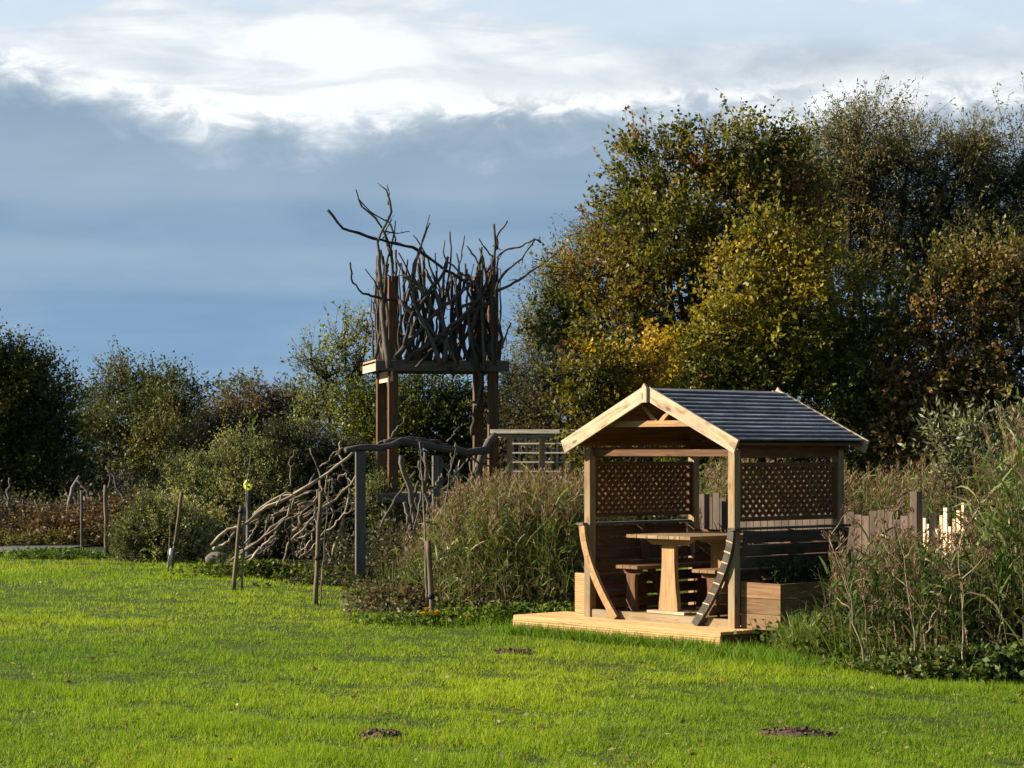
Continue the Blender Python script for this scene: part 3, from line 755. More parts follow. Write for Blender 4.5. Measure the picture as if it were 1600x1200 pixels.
def build_reeds():
    pg = [(.035, .065, .018), (.07, .12, .022), (.12, .18, .03), (.24, .24, .09)]
    reed_bed('reed_bed', 'tall green and russet reed bed left of the gazebo', [(-1.05, 23.3), (-.72, 22.3), (.0, 21.9), (.66, 21.7), (.9, 22.1), (1.3, 24.8), (-.7, 26.5), (-1.25, 24.8)], 1500,
             lambda x, y: np.clip(HC - (np.interp(800 + x * F / y, [620, 660, 700, 750, 800, 860, 925, 960], [880, 840, 795, 762, 756, 754, 758, 775]) - HY) * y / F - .10, .35, 1.6), 1, pg, .48)
    pg2 = [(.03, .058, .014), (.06, .11, .02), (.11, .17, .035), (.22, .23, .10)]
    reed_bed('reed_bed', 'tall dark reed bed filling the right foreground', [(2.42, 17.7), (2.85, 17.0), (3.4, 16.4), (3.9, 16.2), (4.9, 15.9), (5.6, 16.8), (5.6, 20.5), (4.6, 21.5), (3.6, 19.8), (3.25, 18.6)], 1900,
             lambda x, y: np.clip(HC - (np.interp(800 + x * F / y, [1230, 1280, 1330, 1400, 1460, 1510, 1550, 1600, 1680], [960, 900, 835, 812, 840, 850, 785, 690, 640]) - HY) * y / F - .18, .28, 2.2), 2, pg2, .20, .024, lean=(-.03, 0))
    reed_bed('reed_bed', 'reddish plumed reeds behind the gazebo and palisade fence', [(2.2, 25.6), (5.2, 25.2), (6.2, 22.5), (6.9, 24), (6.6, 28.5), (2.6, 28.5)], 1300,
             lambda x, y: np.full(len(x), 1.32) + .22 * vnoise(np.stack([x, y, 0 * x], 1), 1.4, 77), 3, pg, .6)
    # straggling bronze weeds by the left-hand bed
    def weeds(name, label, cx, cy, sx, sy, n, h, pal, seed, L=.05, W=.035, bx=None):
        r_ = np.random.default_rng(seed); g = G()
        x = r_.normal(cx, sx, n); y = r_.normal(cy, sy, n)
        z = gz(x, y); hh = h * r_.uniform(.4, 1.2, n) * (0.7 + .4 * vnoise(np.stack([x, y, 0 * x], 1), 2.5, seed))
        d = np.stack([r_.normal(0, .35, n), r_.normal(0, .35, n), np.ones(n)], 1)
        B = np.stack([x, y, z], 1); T = B + d * hh[:, None]
        g.lines(B, T, .003, .0015, np.array([.09, .075, .04]))
        for k in range(9):
            t = r_.random(n) ** .7
            c = np.asarray(pal, float)[r_.integers(0, len(pal), n)] * r_.uniform(.6, 1.4, (n, 1))
            dd = r_.normal(0, 1, (n, 3)); dd[:, 2] = np.abs(dd[:, 2]) * .5
            g.leaves(B + d * (hh * t)[:, None], dd, L * r_.uniform(.5, 1.3, n), W * r_.uniform(.6, 1.3, n), c)
        g.build(name, M['leaf'], kind='stuff', label=label, category='weeds')
    weeds('bronze_weeds', 'bronze and grey low weeds in front of the left reed bed', -1.1, 23.2, .24, .5, 1300, .40, [(.10, .085, .04), (.14, .10, .05), (.06, .085, .025), (.22, .19, .11)], 31)
    weeds('low_weeds', 'green clover and dock at the foot of the left reed bed', -.5, 21.9, .45, .2, 800, .13, [(.07, .13, .015), (.12, .19, .02), (.16, .20, .04)], 32)
    weeds('low_weeds', 'green weeds between the marigolds and the deck', .25, 21.65, .3, .12, 600, .26, [(.05, .10, .015), (.09, .15, .02), (.13, .19, .03)], 33)
    # right border ground cover, along the bed edge
    for i, (px, py) in enumerate([(1310, 1022), (1370, 1040), (1445, 1056), (1525, 1064), (1600, 1070)]):
        c = P(px, py, HC * F / (py - HY))
        weeds('bramble_edge', ['grassy green weeds at the left tip of the right-hand bed', 'leafy bramble at the foot of the twin pale dead stems', 'dark bramble leaves along the lawn under the reeds',
              'mixed bramble below the tall pale stem', 'green bramble leaves at the right edge of the photo'][i], c[0], c[1] + .25, .2, .16, 1300, [.3, .26, .28, .28, .3][i],
              [(.05, .09, .018), (.08, .13, .025), (.13, .18, .045), (.15, .15, .06)], 40 + i, .06, .042)
    weeds('nettle_patch', 'yellow-green nettles in front of the slanting deadwood', -3.05, 29.9, .38, .16, 900, .26, [(.06, .10, .015), (.14, .18, .02), (.10, .13, .02)], 51, .07, .05)
    weeds('low_weeds', 'rough grass and weeds under the deadwood pile', -3.0, 30.6, .5, .3, 1600, .22, [(.03, .05, .015), (.05, .08, .02), (.08, .11, .03)], 52)
    weeds('low_weeds', 'dark weeds around the foot of the grey archway post', -1.75, 28.4, .5, .3, 700, .18, [(.03, .045, .015), (.06, .07, .02)], 53)
    weeds('bronze_weeds', 'dark leafy weeds under the archway beside the tower', -1.3, 30.5, .6, .8, 1600, .75, [(.03, .035, .015), (.06, .05, .025), (.05, .06, .02), (.14, .12, .08)], 54)
    weeds('dry_weeds', 'rust-brown dry weeds along the far-left log fence', -10.0, 42.5, 1.3, .45, 2600, .8, [(.095, .06, .03), (.14, .09, .04), (.075, .052, .03), (.13, .12, .055)], 55, .09, .04)
    weeds('dry_weeds', 'brown dock and dry grass between the left stakes and the gorse', -7.4, 41.0, .9, .6, 2200, .9, [(.10, .055, .03), (.15, .09, .04), (.07, .06, .03)], 56, .09, .05)
    weeds('verge_grass', 'yellowish long grass beside the gravel path', -9.4, 40.6, 1.0, .5, 2600, .34, [(.12, .13, .02), (.08, .11, .02), (.19, .15, .04)], 57, .12, .02)
    weeds('verge_grass', 'green rough grass under the low rounded gorse bush', -6.4, 35.0, .8, .3, 1600, .16, [(.06, .11, .015), (.09, .15, .02)], 58, .08, .02)
    weeds('leafy_undergrowth', 'shaded undergrowth beneath the left-hand trees', -8.5, 45.0, 3.0, .8, 3500, .9, [(.025, .035, .012), (.04, .05, .02)], 59, .12, .07)
    weeds('leafy_undergrowth', 'shaded undergrowth behind the archway and trellis', -.2, 36.5, 1.7, 1.0, 3500, .9, [(.025, .03, .012), (.04, .045, .018)], 60, .10, .06)
    # long bright grass at the near corner of the right-hand bed
    g = G(); r_ = np.random.default_rng(8); n = 1500; t = r_.random(n) ** 1.3
    x = 2.36 + .75 * t + r_.normal(0, .07, n); y = 17.9 - .95 * t + np.abs(r_.normal(0, .22, n))
    d = np.stack([r_.normal(-.1, .3, n), r_.normal(-.1, .25, n), np.ones(n)], 1)
    c = np.array([(.10, .17, .025), (.17, .24, .04), (.26, .25, .09), (.07, .13, .02)])[r_.integers(0, 4, n)] * r_.uniform(.7, 1.3, (n, 1))
    g.ribbons(np.stack([x, y, gz(x, y)], 1), d, r_.uniform(.18, .5, n), .011, c, 4, r_.uniform(.4, 1.6, n))
    g.build('long_grass', M['reed'], kind='stuff', label='long bright grass at the near left corner of the right-hand reed bed', category='grass')
    # the tall spindly plant by the archway
    g = G(); r_ = np.random.default_rng(5); c = P(613, 945, 24.5); c[2] = 0
    n = 26; b = c + np.stack([r_.normal(0, .07, n), r_.normal(0, .06, n), np.zeros(n)], 1)
    d = np.stack([r_.normal(-.05, .16, n), r_.normal(0, .12, n), np.ones(n)], 1)
    g.ribbons(b, d, r_.uniform(.4, .75, n), .012, np.array([.12, .15, .03]), 4, .25)
    g.build('evening_primrose', M['reed'], loc=c, label='clump of thin upright green stems right of the archway post', category='plant')


def dead_stem(pts, label, r=.010, umb=0, y=16, seed=0):
    pw = [P(px, py, y) for px, py in pts]
    g1_ = pw[0].copy(); pw[0][2] = 0
    th = thing('dead_hogweed_stem', tuple(pw[0]), label, 'dead plant', 'dead pale stems in the reed beds')
    g = G(); p = gnarl(pw, 12, .008, seed); g.tube(p, np.linspace(r, r * .45, 12) * .8, 6, (1.1, 1.05, .95))
    g.build('stem', M['driftpale'], th)
    r_ = np.random.default_rng(seed); heads = [p[-1]]
    for k in range(4 + umb):
        q = p[5 + (k * 3) % 7]; a = r_.uniform(0, 6.28)
        e = q + np.array([math.cos(a) * .17, math.sin(a) * .17, r_.uniform(.08, .26)]); heads.append(e)
        g = G(); g.tube(gnarl([q, (q + e) / 2 + [0, 0, -.01], e], 5, .008), np.linspace(r * .5, r * .3, 5), 5, (1.1, 1.0, .9))
        g.build('side_stem', M['driftpale'], th)
    for h in heads:
        g = G(); n = 16; a = r_.uniform(0, 6.28, n); d = np.stack([np.cos(a) * .8, np.sin(a) * .8, r_.uniform(.2, 1.0, n)], 1)
        e = h + d * .055; g.lines(np.tile(h, (n, 1)), e, .0015, .001, np.array([.35, .25, .16]))
        for _ in range(3): g.leaves(e + r_.normal(0, .008, (n, 3)), r_.normal(0, 1, (n, 3)), .018, .014, np.array([.13, .075, .05]))
        g.build('seed_head', M['leaf'], th)


# ------------------------------------------------------------------ gazebo and its neighbours
def slatted_face(g, c0, c1, z0, z1, th, outdir, n):
    """ribbed decking board cladding between two plan points: board with fluted face"""
    h = (z1 - z0) / n
    for k in range(n):
        za = z0 + k * h
        g.board(c0 + zz * (za + h * .5), c1 + zz * (za + h * .5), h * .995 if k % 6 else h * .9, th, zz, .06)
        # proud ribs
        g.board(c0 + zz * (za + h * .5) + outdir * (th * .5 + .0035), c1 + zz * (za + h * .5) + outdir * (th * .5 + .0035), h * .55, .007, zz, .06)


def build_deck():
    loc = tuple(gp(1.1, 0.4, 0)); th = thing('timber_deck', loc, 'long low pale timber deck step in front of the gazebo', 'deck')
    g = G(); z1 = .172; u0, u1, v0, v1 = -.19, 2.47, -.386, 1.62
    # boards run along the long side
    nb = 14; w = (v1 - v0) / nb
    for k in range(nb):
        v = v0 + (k + .5) * w
        a = u0 if k < 4 else -.06
        b = u1 if k < 5 else 2.0
        g.board(gp(a, v, z1 - .014), gp(b, v, z1 - .014), w - .007, .028, vv, .12)
        for q in range(6):
            vq = v + (q - 2.5) * (w - .02) / 6
            g.board(gp(a + .001, vq, z1 + .0015), gp(b - .001, vq, z1 + .0015), .011, .005, vv, .05)
    g.build('deck_boards', M['deck'], th)
    g = G()
    for zc, hh in ((.036, .068), (.108, .068)):
        pass
    n = 7; h = .143 / n
    for k in range(n):
        za = .0 + k * h
        g.board(gp(u0, v0 + .014, za + h / 2), gp(u1, v0 + .014, za + h / 2), h * (.99 if k % 3 else .94), .024, zz, .07)
        g.board(gp(u0 + .001, v0 - .002, za + h / 2), gp(u1 - .001, v0 - .002, za + h / 2), h * .52, .008, zz, .07)
    g.build('front_fascia', M['deck'], th)
    g = G()
    g.board(gp(u0 + .012, v0 + .03, .07), gp(u0 + .012, v1 - 1.2, .07), .138, .022, zz)
    g.board(gp(u1 - .012, v0 + .03, .07), gp(u1 - .012, v1 - 1.3, .07), .138, .022, zz)
    g.board(gp(-.04, v1 - 1.19, .07), gp(-.04, v1, .07), .138, .022, zz)
    g.build('side_board', M['inner'], th)


def hull(side):
    """(u,z) profile of the boat-shaped side; side=1 for the right (u small), -1 left (u large)"""
    zs = np.linspace(1.03, .19, 13); t = (1.03 - zs) / .84
    off = -.03 + .41 * t ** 1.75 + .03 * t
    return (off if side > 0 else GW - off), zs


def lattice(g, o, a, h, wd, ht, step=.066, sw=.029, n_out=None):
    """diagonal strips filling a wd x ht panel: o corner, a along, h up"""
    nrm = np.cross(a, h)
    for sgn, dz in ((1, -.004), (-1, .004)):
        k = -ht if sgn > 0 else 0
        lim = wd if sgn > 0 else wd + ht
        s = k
        while s < lim:
            if sgn > 0: x0, y0, x1, y1 = s, 0.0, s + ht, ht
            else: x0, y0, x1, y1 = s, 0.0, s - ht, ht
            if x1 == x0: s += step; continue
            pts = []
            m = (y1 - y0) / (x1 - x0)
            for X in (x0, x1):
                Xc = min(max(X, 0), wd); pts.append((Xc, y0 + m * (Xc - x0)))
            (xa, ya), (xb, yb) = pts
            if abs(xa - xb) > .01:
                g.board(o + a * xa + h * ya + nrm * dz, o + a * xb + h * yb + nrm * dz, sw * 1.25, .0065, a * .7 - h * .7 * sgn, .1)
            s += step * 1.3
    return g


def build_gazebo():
    loc = tuple(gp(GW / 2, GD / 2, .17)); T = thing('gazebo', loc, 'open timber gazebo with slatted gable roof and lattice sides on the lawn', 'gazebo')
    pw = .075
    zt = 1.745
    for u, v in ((0, 0), (GW, 0), (GW, GD), (0, GD)):
        g = G(); g.board(gp(u, v, .1735), gp(u, v, zt), pw, pw, uu, .08); g.build('post', M['post'], T)
    # top ring beams
    g = G()
    g.board(gp(.04, .012, 1.715), gp(GW - .04, .012, 1.715), .06, .03, zz); g.build('eaves_beam', M['inner'], T)  # dark wood holds the bargeboard's shadow in its colour
    g = G(); g.board(gp(-.09, GD, 1.785), gp(GW + .09, GD, 1.785), .075, .045, zz); g.build('eaves_beam', M['inner'], T)
    for u in (0.0, GW):
        g = G(); g.board(gp(u, .025, 1.72), gp(u, GD - .025, 1.72), .10, .045, zz); g.build('eaves_beam', M['inner'], T)
    # roof
    hw = GW / 2 + .155; zr, ze = 2.30, 1.815; v0, v1 = -.18, GD + .20; uc = GW / 2
    for sg in (-1, 1):
        g = G(); ea = G(); n = 13
        du = hw; dzt = zr - ze; L = math.hypot(du, dzt); ax = (uu * sg * du + zz * (-dzt)) / L
        nrm = uu * sg * dzt / L + zz * du / L
        for k in range(n):
            s0 = .01 + (L - .02) * k / n; wv = (L - .02) / n
            c = gp(uc, 0, zr) + ax * (s0 + wv * .55)
            tilt = .22
            wdir = ax * math.cos(tilt) + nrm * math.sin(tilt) * 1.0
            wdir = ax - nrm * (-.18)
            g.board(c + vv * (v0 + .03) + nrm * .008, c + vv * (v1 - .03) + nrm * .008, wv * .93, .016, wdir, .25)
            ce = c + wdir * wv * .465 + nrm * .013; ea.board(ce + vv * (v0 + .031), ce + vv * (v1 - .031), .021, .013, wdir, .35)  # pale strip for the worn edge and the sky light it catches
        rs = g.build('roof_slats', M['slat'], T); ea.build('edge_highlight', M['worn_highlight'], rs)
        g = G()
        for k in range(9):
            s0 = L * (k + .5) / 9
            c = gp(uc, 0, zr - .028) + ax * s0
            g.board(c + vv * (v0 + .03), c + vv * (v1 - .03), L / 9 - .006, .012, ax, .15)
        g.build('roof_lining', M['inner'], T)
        for vf in (v0 + .012, v1 - .012):
            g = G(); c0 = gp(uc, vf, zr + .005) + uu * sg * .012; c1 = gp(uc + sg * hw, vf, ze + .0)
            dn = -zz * .055
            g.board(c0 + dn * .9, c1 + dn * .6 + ax * .03, .125, .024, zz, .05)
            g.build('bargeboard', M['fascia'], T)
    for vf in (v0 - .012, v1 + .012):
        g = G()
        g.board(gp(uc, vf, zr - .13), gp(uc, vf, zr + .005), .062, .024, uu, .05)
        c = gp(uc, vf, 0)
        p = [c - uu * .031 + zz * (zr + .005), c + uu * .031 + zz * (zr + .005), c + zz * (zr + .045)]
        o = vv * .012
        g.add([q - o for q in p] + [q + o for q in p], [(0, 3, 4, 1), (1, 4, 5, 2), (2, 5, 3, 0)], [(0, 1, 2), (5, 4, 3)], (1, 1, 1), [(0, i * .03, 0) for i in range(6)])
        g.build('ridge_cap', M['fascia'], T)
    # trusses
    for vt in (-.03, GD + .03, GD / 2):
        g = G(); zb = 1.98
        hwz = (zr - zb) / (zr - ze) * hw - .07
        if vt == GD / 2: zb = 1.98
        g.board(gp(uc - hwz, vt, zb), gp(uc + hwz, vt, zb), .055, .04, zz)
        for s in (-1, 1):
            g.board(gp(uc + s * .03, vt + .022, zb + .02), gp(uc + s * .2, vt + .022, zb + .17), .038, .03, zz + uu * s * -.2)
        g.build('roof_truss', M['new_wood'] if vt < .5 else M['inner'], T)
    # lattice screens
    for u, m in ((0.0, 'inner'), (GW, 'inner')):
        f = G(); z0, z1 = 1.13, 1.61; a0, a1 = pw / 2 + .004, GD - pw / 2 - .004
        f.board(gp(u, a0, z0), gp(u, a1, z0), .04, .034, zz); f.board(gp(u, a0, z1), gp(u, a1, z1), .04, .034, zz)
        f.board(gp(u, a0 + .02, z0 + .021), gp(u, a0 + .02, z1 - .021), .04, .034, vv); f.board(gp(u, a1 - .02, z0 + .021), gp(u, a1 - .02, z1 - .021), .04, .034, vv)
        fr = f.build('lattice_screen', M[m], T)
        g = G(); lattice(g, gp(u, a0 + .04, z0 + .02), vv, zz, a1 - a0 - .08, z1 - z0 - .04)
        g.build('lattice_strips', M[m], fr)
    # boat-shaped sides: curved ribs, boards outside, cap rail
    for side in (1, -1):
        us, zs = hull(side)
        for vr in (-.062, GD / 2, GD + .06):
            g = G()
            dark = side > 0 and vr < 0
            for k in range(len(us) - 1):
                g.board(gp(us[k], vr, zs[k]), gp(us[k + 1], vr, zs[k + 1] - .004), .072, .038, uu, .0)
            if dark:  # pale strips painted in for the sunlit slat edges
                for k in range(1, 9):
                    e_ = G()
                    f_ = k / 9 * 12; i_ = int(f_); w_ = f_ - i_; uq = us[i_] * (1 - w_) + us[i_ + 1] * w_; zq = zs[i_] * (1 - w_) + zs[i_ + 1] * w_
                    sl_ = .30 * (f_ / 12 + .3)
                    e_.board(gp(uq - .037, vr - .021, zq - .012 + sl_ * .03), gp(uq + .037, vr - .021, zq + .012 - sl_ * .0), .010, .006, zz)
                    e_.build('lit_slat_edge', M['palelit'], T)
            g.build('curved_rib', M['new_wood' if side < 0 and vr < 0 else ('hull_shade' if dark else 'inner')], T)
        nsl = 8; g = G()
        for k in range(nsl):
            t = (k + .5) / nsl * 12; i = int(t); fz = t - i
            u = us[i] * (1 - fz) + us[min(i + 1, 12)] * fz; z = zs[i] * (1 - fz) + zs[min(i + 1, 12)] * fz
            du = us[min(i + 1, 12)] - us[i]; dz = zs[min(i + 1, 12)] - zs[i]; wd = np.array([0, 0, 0.]) + uu * du + zz * dz; wd /= np.linalg.norm(wd)
            out = np.cross(wd, vv); out = out if (out @ (uu * -side)) > 0 else -out
            c = gp(u, 0, z) + out * .049; uo_ = u if side > 0 else GW - u; st = .042 if uo_ < .13 else -.03
            g.board(c + vv * st, c + vv * (GD - .042 if st > 0 else GD + .03), .103 + rng.uniform(-.008, .002), .018, wd, .25)
        g.build('side_boards', M['hull_shade' if side > 0 else 'inner'], T)
        g = G(); uo = -.045 if side > 0 else GW + .045
        g.board(gp(uo, -.09, 1.048), gp(uo, GD + .08, 1.048), .085, .022, uu); g.build('cap_rail', M['grey'], T)
    # slatted back
    g = G()
    for k in range(7):
        z = .25 + k * .112
        g.board(gp(.08, GD - .06, z), gp(GW - .08, GD - .06, z), .098, .018, zz, .25)
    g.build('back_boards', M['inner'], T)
    # floor and sills
    g = G()
    for k in range(11):
        u = .33 + k * .107
        g.board(gp(u + .05, -.02, .232), gp(u + .05, GD - .08, .232), .097, .022, uu, .25)
    g.build('floor_boards', M['post'], T)
    g = G(); g.board(gp(.04, 0, .2125), gp(GW - .04, 0, .2125), .075, .045, zz); g.build('sill', M['post'], T)
    g = G(); g.board(gp(.04, GD, .2125), gp(GW - .04, GD, .2125), .075, .045, zz); g.build('sill', M['post'], T)
    # built-in benches
    for side in (1, -1):
        for k in range(3):
            g = G(); uo = .33 + k * .095 if side > 0 else GW - .33 - k * .095
            g.board(gp(uo, .06, .655), gp(uo, GD - .1, .655), .088, .03, uu, .2)
            if k == 0: bench = g
            else: bench.v += g.v; bench.q += [q + bench.n for q in g.q]; bench.c += g.c; bench.u += g.u; bench.n += g.n
        bo = bench.build('bench_seat', M['planter'], T)
        for vb in (.16, GD - .3):
            g = G(); ub = .40 if side > 0 else GW - .40
            g.board(gp(ub - .12, vb, .615), gp(ub + .12, vb, .615), .05, .04, zz)
            flared(g, gp(ub, vb, .245), gp(ub, vb, .59), .07, .05, .06, .04)
            g.build('bench_leg', M['inner'], bo)  # darker wood puts the shade on the bench legs into the colour


def flared(g, p0, p1, w0, wm, w1, th):
    """plank leg with curved sides: half widths at foot, waist, top"""
    n = 9; V = []; ts = np.linspace(0, 1, n)
    for t in ts:
        w = w0 * (1 - t) ** 2 + 2 * wm * .8 * t * (1 - t) + w1 * t ** 2 if False else np.interp(t, [0, .12, .4, .75, 1], [w0, w0 * .97, (w0 + wm) * .47, wm, w1])
        c = p0 * (1 - t) + p1 * t
        for a, b in ((-1, -1), (1, -1), (1, 1), (-1, 1)): V.append(c + uu * w * a + vv * th / 2 * b)
    Q = []; U = []
    for i in range(n - 1):
        for k in range(4): Q.append((4 * i + k, 4 * i + (k + 1) % 4, 4 * i + 4 + (k + 1) % 4, 4 * i + 4 + k))
    Q += [(3, 2, 1, 0), (4 * n - 4, 4 * n - 3, 4 * n - 2, 4 * n - 1)]
    o = rng.uniform(0, 9)
    for v in V: U.append((v[2] + o, (v - p0) @ uu, (v - p0) @ vv))
    g.add(V, Q, None, (1, 1, 1), U)


def build_table():
    loc = tuple(gp(.91, .45, .245)); T = thing('picnic_table', loc, 'slatted wooden table with flared plank pedestals inside the gazebo', 'table')
    u0, u1, v0, v1 = .50, 1.31, -.03, 1.02; zt = .965
    g = G(); n = 6; w = (u1 - u0) / n
    for k in range(n): g.board(gp(u0 + (k + .5) * w, v0, zt - .015), gp(u0 + (k + .5) * w, v1, zt - .015), w - .008, .03, uu, .12)
    g.build('table_top', M['post'], T)
    for v in (.16, .82):
        g = G()
        c = gp(.935, v, 0); a, b = .33, .20
        V = [c - uu * a + zz * .934, c + uu * a + zz * .934, c + uu * b + zz * .872, c - uu * b + zz * .872]
        o = vv * .022; VV = [p - o for p in V] + [p + o for p in V]
        g.add(VV, [(0, 1, 2, 3), (7, 6, 5, 4), (0, 4, 5, 1), (1, 5, 6, 2), (2, 6, 7, 3), (3, 7, 4, 0)], None, (1, 1, 1), [((p - c) @ uu, p[2], 0) for p in VV])
        g.build('cross_bearer', M['new_wood'], T)
        g = G(); flared(g, gp(.935, v, .27), gp(.935, v, .871), .118, .078, .078, .05); g.build('pedestal', M['new_wood'], T)
        g = G(); g.board(gp(.70, v - .01, .257), gp(1.17, v - .01, .257), .10, .024, vv); g.build('foot_plate', M['fascia'], T)


def planter(label, ua, ub, va, vb, z0, z1, m1, plants, seed, ribbed=False):
    loc = tuple(gp((ua + ub) / 2, (va + vb) / 2, z0)); T = thing('wooden_planter', loc, label, 'planter', 'timber planters beside the gazebo')
    g = G()
    A, B, C, D = gp(ua, va, 0), gp(ub, va, 0), gp(ub, vb, 0), gp(ua, vb, 0)
    if ribbed:
        slatted_face(g, A, B, z0, z1, .024, -vv, 22)
    else:
        for k in range(3):
            h = (z1 - z0) / 3; g.board(A + zz * (z0 + (k + .5) * h), B + zz * (z0 + (k + .5) * h), h - .004, .024, zz)
    g.build('front_panel', M[m1], T)
    g = G()
    for p, q in ((A + vv * .0125, D), (B + vv * .0125, C), (D, C)):
        for k in range(3):
            h = (z1 - z0) / 3; g.board(p + zz * (z0 + (k + .5) * h), q + zz * (z0 + (k + .5) * h), h - .004, .022, zz)
    g.build('side_panel', M['inner'] if ribbed else M['planter'], T)
    g = G(); g.board(gp((ua + ub) / 2, va + .02, z1 - .05), gp((ua + ub) / 2, vb - .02, z1 - .05), abs(ub - ua) - .03, .02, uu)
    g.build('soil', M['soil'], T)
    if plants:
        r_ = np.random.default_rng(seed); g = G(); n = 420
        t = r_.uniform(.1, .95, n); c = gp((ua + ub) / 2, va, z1 - .02) + np.outer(t * (vb - va), vv) + np.outer(r_.normal(0, .07, n), uu) + np.outer(np.abs(r_.normal(0, .09, n)), zz)
        g.leaves(c, r_.normal(0, 1, (n, 3)) + [0, 0, .8], .06, .035, np.array([.02, .035, .012]) * r_.uniform(.5, 1.6, (n, 1)))
        g.build('planter_plant', M['leaf'], loc=tuple(gp((ua + ub) / 2, (va + vb) / 2, z1)), kind='stuff', label='dark low foliage growing in the right-hand planter', category='plant')


def build_fence():
    def run(label, a, b, zf, n, mat, group, gap=.012, jag=.05, w=None):
        a = np.array(a, float); b = np.array(b, float); d = b - a; L = np.linalg.norm(d); d /= L
        T = thing('palisade_fence', (a[0], a[1], 0), label, 'fence', group)
        r_ = np.random.default_rng(int(L * 100))
        nrm = np.cross(d, zz)
        for k in range(n):
            c = a + d * (L * (k + .5) / n); h = zf(k / n) + r_.uniform(-jag, jag)
            g = G(); g.board(c + zz * .02, c + zz * h, L / n - gap, .022, d, .3); g.build('paling', M[mat], T)
        g = G()
        for z in (.35, .9): g.board(a + zz * z - nrm * .034, b + zz * z - nrm * .034, .07, .035, zz)
        g.build('rail', M['pale'], T)
        return T
    A = P(1094, 800, 25.0); A[2] = 0; B = P(1432, 800, 22.8); B[2] = 0
    run('brown vertical paling fence behind the gazebo', A, B, lambda t: 1.17 - .16 * t + .05 * math.sin(t * 9), 30, 'pale', None, .008, .07)
    # turning section, its sunlit brightness put into the paling colour
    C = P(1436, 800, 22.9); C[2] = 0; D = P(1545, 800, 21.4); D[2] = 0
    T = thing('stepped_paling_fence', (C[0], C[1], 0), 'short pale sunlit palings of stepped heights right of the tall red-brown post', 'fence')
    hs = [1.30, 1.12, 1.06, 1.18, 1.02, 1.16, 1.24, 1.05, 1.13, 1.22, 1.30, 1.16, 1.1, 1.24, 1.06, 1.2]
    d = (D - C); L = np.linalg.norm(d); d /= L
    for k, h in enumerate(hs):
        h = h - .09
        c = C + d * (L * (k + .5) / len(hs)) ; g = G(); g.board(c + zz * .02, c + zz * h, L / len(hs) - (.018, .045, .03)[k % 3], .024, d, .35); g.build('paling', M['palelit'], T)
    nrm = np.cross(d, zz); g = G()
    for z in (.4, .85): g.board(C + zz * z - nrm * .032, D + zz * z - nrm * .032, .07, .035, zz)
    g.build('rail', M['pale'], T)
    def post(px, Y, top, label, m='pale'):
        c = P(px, 800, Y); c[2] = 0; z = HC - (top - HY) * Y / F
        g = G(); g.board(c, c + zz * z, .09, .09, vv, .05); g.build('fence_post', M[m], loc=tuple(c), label=label, category='post')
    post(1431, 22.6, 768, 'tall red-brown fence post at the corner of the pale palings')
    post(1100, 24.7, 772, 'square fence post with bright left edge seen through the gazebo')


def build_trellis():
    Y = 30.5; c0 = P(772, 705, Y); T = thing('trellis_pergola', (P(840, 800, Y)[0], Y, 0), 'weathered square-grid trellis with grey top rail left of the gazebo', 'trellis')
    ang = .05
    def q(px, py, dy=0): return P(px, py, Y + dy - (px - 840) * .005)
    g = G(); g.board(q(770, 674), q(906, 674), .055, .16, zz); g.build('top_rail', M['trellis'], T)
    g = G(); g.board(q(776, 681, .03), q(900, 681, .03), .06, .05, zz); g.build('lower_rail', M['trellis'], T)
    for px in (796, 847, 895):
        g = G(); b = q(px, 705); b[2] = 0; t = q(px, 684); g.board(b, t, .075, .075, np.array([1., 0, 0])); g.build('trellis_post', M['post'], T)
    for x0, x1 in ((801, 843), (852, 890)):
        g = G(); xs = np.linspace(x0, x1, 5)
        for x in xs: g.board(q(x, 684), q(x, 775), .03, .018, np.array([1., 0, 0]))
        for y in np.arange(693, 775, 14.5): g.board(q(x0, y, -.02), q(x1, y, -.02), .02, .018, zz)
        g.build('trellis_grid', M['trellis'], T)


